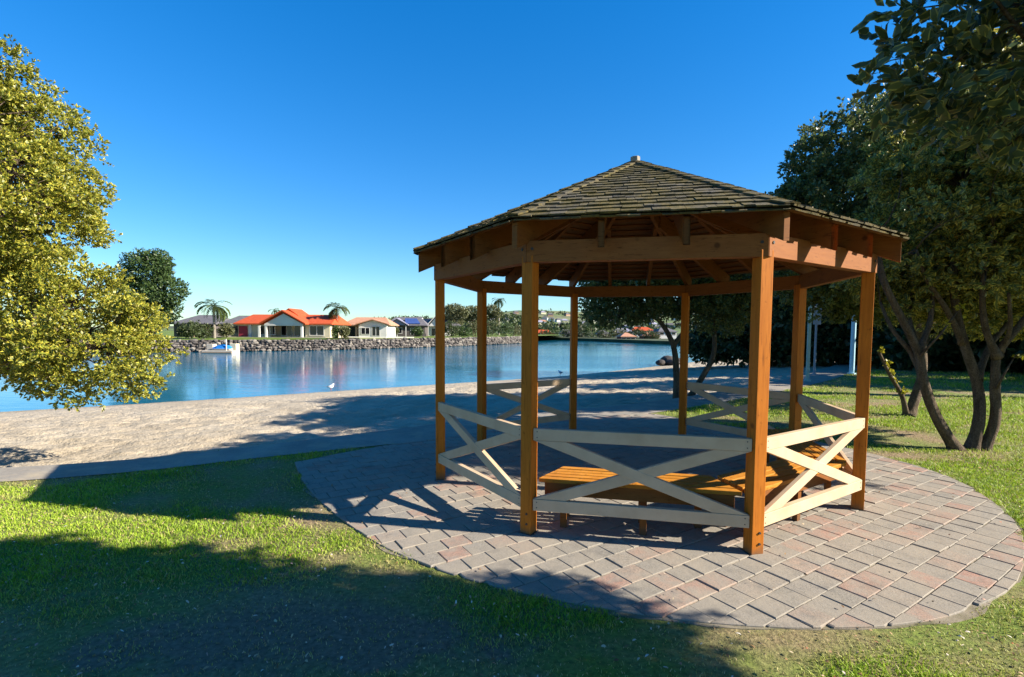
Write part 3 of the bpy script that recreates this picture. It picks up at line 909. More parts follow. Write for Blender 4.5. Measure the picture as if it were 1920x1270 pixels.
def crown_leaves(lobes, n_clusters, per, L, W, shell=0.6, gap=0.42, gap_scale=1.4, rng=None, droop=0.0, spread=0.10, keep=None, under=1.0, clumps=0, clump_r=0.2):
    """leaf rosettes through the outer part of a set of ellipsoids. lobes: (cx,cy,cz,rx,ry,rz)"""
    rng = rng or RNG
    lob = np.array(lobes, float)
    vol = lob[:, 3] * lob[:, 4] + lob[:, 3] * lob[:, 5] + lob[:, 4] * lob[:, 5]
    n_all = n_clusters
    if clumps: n_clusters = clumps
    k = rng.choice(len(lob), n_clusters, p=vol / vol.sum())
    v = unit(rng.normal(size=(n_clusters, 3)))
    rr = 1 - (1 - shell) * rng.random(n_clusters) ** 1.6
    # uneven outline
    az = np.arctan2(v[:, 1], v[:, 0])
    bump = fbm(az * 1.9 + k * 7.7, v[:, 2] * 3.1 + k * 3.3, 3)
    rr = rr * (0.80 + 0.40 * bump)
    c = lob[k, :3] + v * rr[:, None] * lob[k, 3:]
    # drop clusters deep inside another lobe
    ok = np.ones(n_clusters, bool)
    for j in range(len(lob)):
        q = (np.linalg.norm((c - lob[j, :3]) / lob[j, 3:], axis=1) < 0.5) & (k != j)
        ok &= ~q
    # gaps
    g = fbm(c[:, 0] * gap_scale + c[:, 2] * 0.9 * gap_scale, c[:, 1] * gap_scale + c[:, 2] * 1.3 * gap_scale, 3)
    ok &= g > gap - 0.12 * rng.random(n_clusters)
    ok &= (v[:, 2] > -0.35) | (rng.random(n_clusters) < under)
    if keep is not None: ok &= keep(c)
    c, v = c[ok], v[ok]
    m = len(c)
    if clumps:
        pk = rng.integers(0, m, int(n_all * m / clumps))
        w_ = unit(rng.normal(size=(len(pk), 3)) + v[pk] * 0.8 + np.array([0, 0, 0.25]))
        sz = clump_r * (0.6 + 0.8 * rng.random(m))[pk]
        c = c[pk] + w_ * (sz * rng.random(len(pk)) ** 0.35)[:, None] * np.array([1.15, 1.15, 0.8])
        v = unit(w_ + v[pk] * 0.4)
        m = len(c)
        if keep is not None:
            kk = keep(c); c, v = c[kk], v[kk]; m = len(c)
    axis = unit(v + rng.normal(size=(m, 3)) * 0.45 + np.array([0, 0, 0.25 - droop]))
    ax = np.repeat(axis, per, 0)
    rad = unit(np.cross(ax, rng.normal(size=(m * per, 3))))
    tilt = rng.uniform(0.25, 1.25, m * per)[:, None]
    d = unit(ax * np.cos(tilt) + rad * np.sin(tilt))
    pos = np.repeat(c, per, 0) + ax * rng.uniform(-spread, spread * 0.6, m * per)[:, None] + rad * rng.uniform(0, spread * 0.35, m * per)[:, None]
    nr = unit(ax + rng.normal(size=(m * per, 3)) * 0.4)
    ll = L * rng.uniform(0.65, 1.2, m * per); ww = W * rng.uniform(0.7, 1.15, m * per)
    rnd = np.clip(np.repeat(rng.random(m), per) * 0.6 + rng.random(m * per) * 0.4, 0, 1)
    return pos, d, nr, ll, ww, rnd, c
def limb(mb, p0, p1, r0, r1, seg=6, bend=0.12, n=7, wob=0.08):
    p0, p1 = Vector(p0), Vector(p1); L = (p1 - p0).length
    o = Vector((random.uniform(-1, 1), random.uniform(-1, 1), random.uniform(-.3, .6))) * L * bend
    pts, rad = [], []
    for i in range(seg + 1):
        t = i / seg
        pts.append(p0.lerp(p1, t) + o * math.sin(math.pi * t) + Vector((random.uniform(-1, 1), random.uniform(-1, 1), random.uniform(-1, 1))) * L * 0.012)
        rad.append(r0 + (r1 - r0) * t)
    pts[0] = p0
    mb.tube(pts, rad, n, wob, cap=True)
    return pts
def stem(mb, pts, r0, r1, n=10, wob=0.10, sub=5):
    P = np.array([tuple(p) for p in pts], float)
    Q = np.stack([smooth_line(P[:, [0, 1]], (len(P) - 1) * sub + 1)[:, 0], smooth_line(P[:, [0, 1]], (len(P) - 1) * sub + 1)[:, 1],
                  smooth_line(P[:, [2, 2]], (len(P) - 1) * sub + 1)[:, 0]], 1)
    m = len(Q); rad = [r0 + (r1 - r0) * (i / (m - 1)) for i in range(m)]
    for q_, f_ in ((0, 1.6), (1, 1.25), (2, 1.1)): rad[q_] *= f_
    mb.tube([Vector(q) for q in Q], rad, n, wob)
    return [Vector(q) for q in Q]
def crown_twigs(mb, roots, centres, count, rng, r=0.012):
    """thin branches from the nearest limb point to leaf clusters"""
    if len(centres) == 0: return
    idx = rng.choice(len(centres), min(count, len(centres)), replace=False)
    R_ = np.array([tuple(p) for p in roots])
    for i in idx:
        c = centres[i]; j = int(np.argmin(np.linalg.norm(R_ - c, axis=1) + rng.random(len(R_)) * 0.6))
        limb(mb, R_[j], c, r * 1.6, r * 0.35, 4, 0.10, 4, 0)
def make_tree(name, label, base, stems, lobes, leaf, bark, ncl, per, L, W, cat='tree', group=None, r0=0.12, twigs=120, seed=1, limbs=10, twig_r=0.012, simple=True, **kw):
    rng = np.random.default_rng(seed)
    random.seed(seed)
    root = empty(name, base); tag(root, label, cat, group)
    mb = MB(); ends = []
    for st in stems:
        rr = st[1] if isinstance(st, tuple) else r0
        pts = st[0] if isinstance(st, tuple) else st
        pl = stem(mb, pts, rr, rr * 0.45)
        ends += pl[len(pl) // 3:]
    tops = [e for e in ends]
    # limbs into the lobes
    roots = list(tops)
    for lb in lobes:
        c = Vector(lb[:3])
        for q in range(limbs // len(lobes) + 1):
            tgt = c + Vector((random.uniform(-.6, .6) * lb[3], random.uniform(-.6, .6) * lb[4], random.uniform(-.4, .6) * lb[5]))
            s0 = min(tops, key=lambda p: (p - tgt).length + random.random() * 0.8)
            roots += limb(mb, s0, tgt, r0 * 0.42, r0 * 0.12, 6, 0.12, 6)[1:]
    pos, d, nr, ll, ww, rnd, cen = crown_leaves(lobes, ncl, per, L, W, rng=rng, **kw)
    if twigs: crown_twigs(mb, roots, cen, twigs, rng, twig_r)
    mb.build('trunk', bark, root, smooth=True)
    mesh_obj('crown', leaf_mesh('crown', pos, d, nr, ll, ww, rnd, simple=simple), leaf, root)
    return root

# ------------------------------------------------------------------ golden tree on the left
bx = Vector((-9.8, 8.3, -0.62))
st = [[bx, bx + Vector((0.2, 0, 0.9)), bx + Vector((0.6, -0.1, 2.0)), bx + Vector((1.3, -0.2, 3.6)), bx + Vector((1.8, -0.2, 5.0))],
      [bx + Vector((.08, 0, .1)), bx + Vector((0.7, -0.3, 0.9)), bx + Vector((1.6, -0.6, 1.5)), bx + Vector((2.8, -0.6, 1.9))],
      [bx + Vector((-.08, 0.05, .1)), bx + Vector((-0.5, 0.4, 1.2)), bx + Vector((-0.9, 0.8, 3.0))]]
Lb = [(-8.35, 8.0, 4.05, 1.75, 1.5, 1.75), (-8.9, 8.1, 5.1, 1.6, 1.4, 1.35), (-7.75, 7.7, 3.6, 1.2, 1.1, 1.1),
      (-6.95, 7.7, 1.75, 1.45, 1.2, 1.12), (-6.1, 7.5, 1.30, 1.0, 0.85, 0.80), (-8.4, 7.7, 1.95, 1.4, 1.2, 1.15),
      (-10.3, 8.6, 4.0, 2.0, 1.8, 2.4)]
Lb = [(x - 0.27, y, z - 0.08, a, b, c * 0.97) for x, y, z, a, b, c in Lb]
make_tree('golden_tree', 'golden leaved tree overhanging the beach at the left edge', bx, st, Lb, M['leaf_gold'], M['bark'],
          31000, 8, 0.062, 0.035, r0=0.15, twigs=700, seed=11, limbs=26, shell=0.5, gap=0.40, gap_scale=1.9, spread=0.06, under=0.85, clumps=1500, clump_r=0.24, twig_r=0.010)

# ------------------------------------------------------------------ trees on the right
Yb = 6.65
b1 = at(1822, 836, Yb); b1.z = 0
def A(u, v, y): return at(u, v, y)
sa = [Vector((A(1797, 834, Yb).x, Yb, -0.03)), A(1757, 775, 6.6), A(1732, 710, 6.55), A(1722, 655, 6.55), A(1690, 590, 6.5), A(1655, 520, 6.4), A(1640, 440, 6.4)]
sb = [Vector((A(1822, 836, Yb).x, Yb, -0.03)), A(1838, 775, 6.65), A(1832, 710, 6.7), A(1805, 630, 6.7), A(1788, 540, 6.7), A(1790, 430, 6.7), A(1800, 330, 6.7)]
sc = [Vector((A(1845, 836, Yb).x, Yb, -0.03)), A(1866, 780, 6.6), A(1866, 705, 6.55), A(1874, 650, 6.5), A(1935, 570, 6.4), A(1990, 470, 6.3)]
sd = [A(1722, 655, 6.55), A(1742, 600, 6.6), A(1750, 540, 6.65), A(1765, 450, 6.7)]
sf = [A(1870, 660, 6.5), A(1846, 600, 6.4), A(1842, 520, 6.3), A(1860, 420, 6.2)]
sg1 = [A(1733, 705, 6.55), A(1708, 655, 6.65), A(1672, 610, 6.75), A(1650, 560, 6.9)]
sg2 = [A(1832, 705, 6.7), A(1856, 640, 6.8), A(1893, 590, 6.9), A(1925, 520, 7.0)]
sg3 = [A(1806, 635, 6.7), A(1772, 570, 6.6), A(1738, 520, 6.5), A(1715, 460, 6.4)]
sg4 = [A(1722, 650, 6.55), A(1705, 590, 6.8), A(1712, 520, 7.0)]
sg5 = [A(1874, 650, 6.5), A(1893, 610, 6.3), A(1890, 540, 6.1)]
Lr1 = [(6.7, 6.6, 3.55, 1.6, 1.1, 1.15), (5.75, 6.75, 3.3, 1.0, 0.85, 0.95), (7.9, 6.4, 4.2, 1.7, 1.2, 1.4), (6.6, 6.9, 4.6, 1.4, 1.1, 1.1),
       (8.6, 6.6, 3.0, 1.4, 1.2, 1.0), (7.4, 6.2, 2.9, 1.0, 0.8, 0.65),
       (8.2, 5.1, 4.2, 1.5, 1.3, 1.5), (9.6, 5.2, 4.0, 1.5, 1.4, 1.6), (7.2, 5.3, 3.6, 1.1, 0.9, 0.9),
       (6.1, 7.0, 2.45, 1.0, 0.8, 0.55), (7.7, 7.1, 2.35, 1.2, 0.9, 0.55), (5.3, 7.1, 2.65, 0.75, 0.7, 0.6), (8.7, 6.0, 2.5, 0.9, 0.8, 0.5),
       (5.7, 7.3, 2.15, 0.7, 0.6, 0.45), (6.7, 7.4, 2.0, 0.8, 0.55, 0.42), (7.7, 7.2, 1.95, 0.8, 0.6, 0.42), (8.4, 7.3, 1.9, 0.8, 0.6, 0.5), (6.0, 6.5, 2.5, 0.6, 0.45, 0.4)]
sunok = lambda c: ((c[:, 1] + 0.185 * c[:, 0]) > 5.02 + 0.12 * np.sin(c[:, 2] * 5)) & ((c[:, 2] > (c[:, 0] - 3.75) * 0.541) | (c[:, 1] + 0.185 * c[:, 0] > 7.6))
make_tree('variegated_tree', 'many stemmed variegated tree on the lawn right of the gazebo', b1,
          [(sa, .07), (sb, .074), (sc, .068), (sd, .04), (sf, .045), (sg1, .04), (sg2, .045), (sg3, .04), (sg4, .035), (sg5, .035)], Lr1, M['leaf_var'], M['bark'],
          24000, 8, 0.085, 0.046, r0=0.075, twigs=520, seed=21, limbs=16, shell=0.4, gap=0.33, spread=0.07, clumps=1500, clump_r=0.22, keep=sunok, twig_r=0.009)
# second tree further back, dense round crown
Y2 = 9.3
b2 = Vector((A(1702, 772, Y2).x, Y2, 0))
s2a = [b2 + Vector((0, 0, -.03)), A(1692, 735, 9.25), A(1668, 695, 9.2), A(1646, 650, 9.15)]
s2b = [b2 + Vector((.03, 0, -.03)), A(1718, 735, 9.4), A(1730, 690, 9.5), A(1725, 620, 9.6), A(1700, 540, 9.7), A(1690, 430, 9.8), A(1690, 330, 9.8)]
Lr2 = [(7.35, 9.9, 4.1, 2.0, 1.8, 1.9), (6.5, 9.8, 3.5, 1.35, 1.3, 1.35), (8.3, 9.8, 4.6, 1.7, 1.5, 1.5), (7.3, 10.3, 2.8, 1.6, 1.4, 0.9), (9.3, 10.2, 3.4, 1.6, 1.6, 1.6)]
make_tree('round_crowned_tree', 'dense dark green round crowned tree rising behind the gazebo roof', b2,
          [(s2a, .05), (s2b, .09)], Lr2, M['leaf_dense'], M['bark'],
          22000, 8, 0.085, 0.046, r0=0.09, twigs=200, seed=22, limbs=14, shell=0.6, gap=0.27, spread=0.07, clumps=1000, clump_r=0.32, twig_r=0.010)
# sunlit shoots on the low stems
rng = np.random.default_rng(5)
def shoots(parent_name, pts, n, L, leafmat):
    C = []
    for p, q in zip(pts[:-1], pts[1:]):
        for _ in range(n):
            C.append(tuple(p.lerp(q, random.random()) + Vector((random.uniform(-.03, .07), random.uniform(-.08, .04), random.uniform(-.02, .07)))))
    C = np.array(C); per = 6; m = len(C)
    ax = unit(rng.normal(size=(m, 3)) * 0.6 + np.array([0.4, -0.3, 0.8])); ax = np.repeat(ax, per, 0)
    rad = unit(np.cross(ax, rng.normal(size=(m * per, 3)))); tl = rng.uniform(0.3, 1.1, (m * per, 1))
    return leaf_mesh('foliage', np.repeat(C, per, 0), ax * np.cos(tl) + rad * np.sin(tl), ax, L * rng.uniform(.7, 1.1, m * per), L * .5, rng.random(m * per))
tree2 = bpy.data.objects['round_crowned_tree']
mesh_obj('foliage', shoots('', s2a[1:], 14, 0.07, None), M['leaf_lime'], tree2)
tree1 = bpy.data.objects['variegated_tree']
tw = MB()
tipsA = [(A(1725, 660, 6.5), A(1762, 620, 6.4), A(1795, 575, 6.35)), (A(1868, 720, 6.5), A(1884, 690, 6.42), A(1905, 655, 6.4))]
for a, b, c in tipsA: tw.tube([a, b, c], [0.018, 0.013, 0.006], 6, 0.1)
tw.build('side_twigs', M['bark'], tree1, smooth=True)
mesh_obj('foliage', shoots('', [tipsA[0][1], tipsA[0][2], tipsA[0][2] + Vector((.04, 0, .03))], 5, 0.06, None), M['leaf_lime'], tree1)
mesh_obj('foliage', shoots('', [tipsA[1][1].lerp(tipsA[1][2], .6), tipsA[1][2]], 4, 0.06, None), M['leaf_lime'], tree1)

# near tree beside the photographer: its branch fills the upper right corner, its crown shades the foreground
bN = Vector((6.6, 0.1, 0))
sN = [[bN, bN + Vector((-.1, .1, 1.0)), bN + Vector((-.6, .4, 2.2)), bN + Vector((-1.6, 0.9, 3.3)), bN + Vector((-2.9, 1.5, 3.6)), Vector((2.6, 2.25, 3.15))],
      [bN + Vector((.05, 0, 0.2)), bN + Vector((.2, -.2, 1.5)), bN + Vector((.1, -.3, 3.2)), bN + Vector((.2, -.3, 4.8))]]
LN = [(2.5, 2.2, 3.05, 0.95, 0.45, 0.66), (2.15, 2.32, 2.78, 0.52, 0.3, 0.36), (3.6, 1.75, 3.4, 1.1, 0.7, 0.7), (5.0, 1.2, 3.9, 1.6, 0.85, 1.2), (6.6, 0.1, 4.6, 2.3, 1.6, 1.9),
      (5.2, -1.5, 4.2, 1.8, 1.8, 1.6), (3.6, 0.2, 3.9, 1.6, 1.2, 0.9), (7.6, 0.5, 3.4, 1.6, 1.0, 1.5), (6.3, 0.6, 2.9, 1.2, 0.9, 0.9), (5.5, 1.75, 2.75, 1.0, 0.55, 0.55), (4.6, 1.75, 2.6, 0.9, 0.55, 0.5)]
def nkeep(c):
    gx = c[:, 0] - c[:, 2] * 1.85; gy = c[:, 1] + c[:, 2] * 0.343          # where its shadow meets the lawn
    lim = np.interp(gx, [-4, -1.3, -0.4, 0.3, 0.9], [3.62, 3.45, 3.22, 3.02, 2.8])
    return (gy < lim + 0.12 * np.sin(gx * 5)) & (gx < 0.95 + 0.2 * np.sin(c[:, 1] * 7)) & (c[:, 1] > -4)
make_tree('overhanging_tree', 'large leaved dark branch of the nearby tree filling the upper right corner', bN, sN, LN, M['leaf_near'], M['bark'],
          14000, 8, 0.078, 0.040, r0=0.13, twigs=460, seed=31, limbs=18, simple=False, shell=0.35, gap=0.37, gap_scale=2.4, spread=0.10, keep=nkeep, twig_r=0.008)

# tree standing in the sand path behind the gazebo
Y3 = 13.0
b3 = Vector((A(1270, 728, Y3).x, Y3, -0.32))
s3a = [b3, A(1268, 690, 13), A(1262, 645, 12.9), A(1240, 605, 12.8), A(1205, 570, 12.6)]
s3b = [b3 + Vector((.3, .1, 0)), A(1318, 702, 13.2), A(1338, 660, 13.2), A(1340, 600, 13.2), A(1350, 550, 13.2)]
s3c = [A(1262, 645, 12.9), A(1290, 600, 13), A(1300, 540, 13)]
L3 = [(2.95, 12.6, 3.0, 1.15, 1.2, 0.62), (3.9, 12.9, 3.3, 1.5, 1.4, 0.8), (5.2, 13.2, 3.3, 1.4, 1.3, 0.95), (2.25, 12.5, 2.75, 0.62, 0.7, 0.4), (6.0, 13.4, 2.9, 1.0, 1.0, 0.9), (2.5, 12.6, 2.2, 0.8, 0.8, 0.55), (3.3, 12.7, 2.3, 0.75, 0.7, 0.55), (5.4, 13.0, 2.3, 1.2, 1.0, 0.8), (4.4, 13.0, 2.5, 0.8, 0.8, 0.6)]
make_tree('shade_tree', 'leaning dark tree seen through the gazebo at the edge of the sand', b3, [(s3a, .095), (s3b, .085), (s3c, .055)], L3, M['leaf_dense'], M['bark'],
          8500, 8, 0.10, 0.05, r0=0.09, twigs=200, seed=41, limbs=12, shell=0.3, gap=0.36, gap_scale=1.8, spread=0.12)

# dark belt of trees beyond the lawn
belt = [(13.2, 27.5, 2.6, 7.0, 'low dark evergreen at the waterside end of the tree belt'),
        (15.6, 25.5, 3.0, 8.5, 'tall dark evergreen of the belt behind the shaded sand'),
        (18.6, 24.0, 3.0, 9.0, 'dark evergreen of the belt behind the mint lamp post'),
        (20.0, 20.8, 3.4, 9.5, 'broad dark evergreen behind the pale blue post'),
        (23.0, 24.5, 3.6, 9.0, 'dark evergreen at the back of the belt behind the round crowned tree'),
        (24.0, 19.2, 3.4, 9.0, 'dark evergreen on the far lawn behind the variegated tree'),
        (19.8, 14.6, 2.7, 9.0, 'dark evergreen beyond the right edge, nearest of the belt to the variegated tree'),
        (28.5, 17.6, 3.4, 8.5, 'rightmost dark evergreen beyond the variegated tree')]
for k, (x, y, r_, h_, lab) in enumerate(belt):
    b = Vector((x, y, 0))
    st = [[b, b + Vector((.1, 0, h_ * .3)), b + Vector((-.1, .1, h_ * .6)), b + Vector((0, 0, h_ * .85))]]
    lo = [(x, y, h_ * .62, r_ * .85, r_ * .8, h_ * .36), (x - r_ * .5, y - r_ * .35, h_ * .36, r_ * .6, r_ * .55, h_ * .24), (x + r_ * .5, y - .3, h_ * .38, r_ * .6, r_ * .6, h_ * .26),
          (x, y - r_ * .2, h_ * .14, r_ * 1.0, r_ * .5, h_ * .16), (x + r_ * .8, y + .2, h_ * .16, r_ * .6, r_ * .5, h_ * .17), (x - r_ * .8, y + .2, h_ * .14, r_ * .6, r_ * .5, h_ * .15)]
    make_tree('evergreen_tree', lab, b, st, lo, M['leaf_dark'], M['bark'], 4600, 6, 0.30, 0.15, r0=0.2, twigs=20, seed=60 + k, limbs=8, group='dark evergreens beyond the lawn',
              shell=0.5, gap=0.36, gap_scale=0.7, spread=0.3, twig_r=0.03)

bT = Vector((14.2, 11.6, 0))
make_tree('tall_tree', 'tall high crowned tree at the right edge behind the variegated tree', bT,
          [[bT, bT + Vector((.1, 0, 2.2)), bT + Vector((-.2, .1, 4.5)), bT + Vector((-.1, 0, 7.5))], [bT + Vector((0, 0, 2)), bT + Vector((-.9, -.2, 4)), bT + Vector((-1.8, -.3, 5.6))]],
          [(14.2, 11.6, 7.6, 2.4, 2.1, 1.7), (12.6, 11.8, 6.2, 1.6, 1.5, 1.3), (15.6, 11.4, 6.4, 1.7, 1.6, 1.5), (13.6, 12.4, 8.6, 1.6, 1.4, 1.1), (14, 11.5, 5.6, 1.8, 1.6, 0.9)], M['leaf_dense'], M['bark'],
          6000, 7, 0.15, 0.075, r0=0.2, twigs=80, seed=44, limbs=12, shell=0.4, gap=0.34, gap_scale=1.0, spread=0.15, twig_r=0.02)

# ------------------------------------------------------------------ posts on the far lawn
def lamp_post(px, py, Y, h_, r_, mat, name, label, extra=None):
    p = at(px, py, Y); root = empty(name, (p.x, Y, 0)); tag(root, label, 'post')
    q = Vector((p.x, Y, 0))
    mb = MB(); mb.tube([q, q + Vector((0, 0, h_))], [r_, r_ * 0.9], 12); mb.build('shaft', mat, root, smooth=False)
    mb = MB(); mb.tube([q + Vector((0, 0, -.01)), q + Vector((0, 0, .06))], [r_ * 1.9, r_ * 1.7], 12); mb.build('base', mat, root)
    if extra == 'head':
        mb = MB(); mb.tube([q + Vector((0, 0, h_)), q + Vector((0, 0, h_ + .06)), q + Vector((0, 0, h_ + .3)), q + Vector((0, 0, h_ + .38))], [.07, .14, .17, .05], 12); mb.build('lamp_head', M['pole_grey'], root)
    if extra == 'cap':
        mb = MB(); mb.tube([q + Vector((0, 0, h_)), q + Vector((0, 0, h_ + .05))], [r_ * 1.1, r_ * .5], 12); mb.build('cap', mat, root)
    if extra == 'sign':
        mb = MB(); mb.box(q.x - .14, q.x + .14, Y - .05, Y - .03, h_ - .75, h_ - .1); mb.build('sign_plate', M['pole_grey'], root)
    return root
lamp_post(1514, 708, 15.7, 3.6, 0.055, M['pole_mint'], 'lamp_post', 'pale mint lamp post rising at the end of the shaded path', 'head')
lamp_post(1527, 695, 18.0, 2.6, 0.04, M['pole_grey'], 'sign_post', 'slim grey sign post just behind the mint lamp post', 'sign')
lamp_post(1597, 695, 18.4, 2.3, 0.085, M['pole_blue'], 'marker_post', 'pale blue post standing on the shaded lawn before dark trees', 'cap')

# boulders at the end of the beach
rng = np.random.default_rng(8)
def boulder(mb, c, s, rng, rs=None):
    t = (1 + 5 ** .5) / 2
    vs_ = np.array([(-1, t, 0), (1, t, 0), (-1, -t, 0), (1, -t, 0), (0, -1, t), (0, 1, t), (0, -1, -t), (0, 1, -t), (t, 0, -1), (t, 0, 1), (-t, 0, -1), (-t, 0, 1)]) / 1.9
    vs_ = vs_ * (1 + rng.uniform(-.22, .22, (12, 1))) * np.array(s)
    a = rng.random() * 6.28; ca, sa_ = math.cos(a), math.sin(a)
    vs_ = np.stack([vs_[:, 0] * ca - vs_[:, 1] * sa_, vs_[:, 0] * sa_ + vs_[:, 1] * ca, vs_[:, 2]], 1) + np.array(c)
    fs = [(0, 11, 5), (0, 5, 1), (0, 1, 7), (0, 7, 10), (0, 10, 11), (1, 5, 9), (5, 11, 4), (11, 10, 2), (10, 7, 6), (7, 1, 8), (3, 9, 4), (3, 4, 2), (3, 2, 6), (3, 6, 8), (3, 8, 9), (4, 9, 5), (2, 4, 11), (6, 2, 10), (8, 6, 7), (9, 8, 1)]
    mb.add(vs_, fs)
BLAB = ['dark boulder at the water edge nearest the open lagoon', 'largest dark boulder where the beach meets the trees', 'flat dark boulder between the beach and the leaning tree',
        'small dark boulder beside the leaning tree trunk']
for k, (u, v, Y, s_) in enumerate([(1238, 681, 36, .45), (1252, 677, 37, .75), (1262, 683, 36, .55), (1275, 680, 37.5, .6)]):
    p = at(u, v, Y)
    mb = MB(); boulder(mb, (p.x, Y, WATER_Z + .25 + .1 * (k == 1)), (s_ * 1.3, s_, s_ * .7), rng)
    o = mb.build('boulder', M['stone']); set_rnd(o.data, [0.05 + .05 * k] * 12)
    m = o.modifiers.new('sub', 'SUBSURF'); m.levels = m.render_levels = 1
    tag(o, BLAB[k], 'boulder', 'boulders at the end of the beach')

# ================================================================== FAR SHORE
# rock seawall following the far bank
FW = [(-62, 44.0), (-48, 48.0), (-35.4, 53.2), (-23.1, 59.4), (-10.4, 73.7), (-4.5, 83.0), (1.6, 94.8), (2.4, 99.0)]
fw = resample(smooth_line(FW, 400), 420)
SW_TOP = 0.30
sw = empty('rock_seawall', (fw[0][0], fw[0][1], WATER_Z)); tag(sw, 'long grey rock seawall along the far bank below the houses', 'seawall')
ft = np.gradient(fw, axis=0); ft /= np.linalg.norm(ft, axis=1)[:, None]
fn = np.stack([-ft[:, 1], ft[:, 0]], 1)       # away from the water
core = MB()
for i in range(len(fw) - 1):
    a, b = fw[i] + fn[i] * .25, fw[i + 1] + fn[i + 1] * .25
    core.add([(*a, WATER_Z - .3), (*b, WATER_Z - .3), (*(b + fn[i + 1] * .45), SW_TOP - .06), (*(a + fn[i] * .45), SW_TOP - .06)], [(0, 1, 2, 3)])
core.build('core', M['wall_dark'], sw)
stn, stn_r = MB(), []
rng = np.random.default_rng(77)
acc = 0.0; lens = np.concatenate([[0], np.cumsum(np.linalg.norm(np.diff(fw, axis=0), axis=1))])
for row in range(5):
    s_pos = rng.random() * .3
    while s_pos < lens[-1]:
        i = min(int(np.searchsorted(lens, s_pos)), len(fw) - 1)
        sz = rng.uniform(.26, .5) * (1.15 if s_pos > 45 else 1.0)
        f = (row + .5) / 5
        p = fw[i] + fn[i] * (.2 + .45 * f + rng.uniform(-.08, .08))
        boulder(stn, (p[0], p[1], WATER_Z + .02 + (SW_TOP - WATER_Z) * f + rng.uniform(-.06, .06)), (sz * .75, sz * .55, sz * .46), rng)
        stn_r += [rng.random()] * 12
        s_pos += sz * rng.uniform(.85, 1.15)
o = stn.build('stones', M['stone'], sw); set_rnd(o.data, stn_r); o['kind'] = 'stuff'
# far bank behind the wall
bank = MB()
inn = fw + fn * .62
far_pts = [(40, 190), (-20, 400), (-300, 400), (-300, 40)]
poly = [tuple(p) for p in inn] + [(14, 128), (8, 170), (-60, 260), (-260, 260), (-260, 60)]
bank.add([(x, y, SW_TOP + .02) for x, y in poly], [tuple(range(len(poly)))])
tag(bank.build('bank', M['bank']), kind='structure')
# distant bank along the head of the lagoon
DB = [(2, 132), (8, 130), (18, 118), (28.3, 94), (36, 80), (60, 62), (120, 50)]
db = smooth_line(DB, 60)
b2_ = MB()
poly = [tuple(p) for p in db] + [(300, 60), (300, 500), (-100, 500), (-60, 140)]
b2_.add([(x, y, -0.35) for x, y in poly], [tuple(range(len(poly)))])
for i in range(len(db) - 1):
    a, b = db[i], db[i + 1]
    b2_.add([(*a, WATER_Z - .3), (*b, WATER_Z - .3), (*b, -.35), (*a, -.35)], [(0, 1, 2, 3)])
tag(b2_.build('terrain', mat_plain('dull_shore_grass', (0.07, 0.085, 0.035), 0.95, 0.5, 0.6, 0.2)), kind='structure')

# hills
NX, NY = 160, 60
gx = np.linspace(-900, 1500, NX); gy = np.linspace(260, 1700, NY)
X, Yg = np.meshgrid(gx, gy, indexing='ij')
ridge = np.clip((Yg - 330) / 500, 0, 1) ** 1.2
ang = X / Yg
prof = np.interp(ang, [-1.2, -.55, -.32, -.14, .0, .06, .18, .3, .5, 1.2], [3, 6, 13, 22, 33, 34, 32, 36, 40, 40])
Zh = ridge * prof * (Yg / 900) * (0.75 + 0.5 * fbm(X / 210, Yg / 210, 4)) + 1.2 * fbm(X / 60, Yg / 60, 3) - 2.0
Zh[:, 0] = -3
V = np.stack([X, Yg, Zh], -1).reshape(-1, 3)
ii, jj = np.meshgrid(np.arange(NX - 1), np.arange(NY - 1), indexing='ij'); q = (ii * NY + jj).ravel()
tag(mesh_obj('hills', fast_mesh('hills', V, np.stack([q, q + NY, q + NY + 1, q + 1], 1), True), M['hill']), kind='structure')
def hill_z(x, y):
    i = np.clip((x - gx[0]) / (gx[1] - gx[0]), 0, NX - 2); j = np.clip((y - gy[0]) / (gy[1] - gy[0]), 0, NY - 2)
    i0, j0 = int(i), int(j); fi, fj = i - i0, j - j0
    return (Zh[i0, j0] * (1 - fi) + Zh[i0 + 1, j0] * fi) * (1 - fj) + (Zh[i0, j0 + 1] * (1 - fi) + Zh[i0 + 1, j0 + 1] * fi) * fj

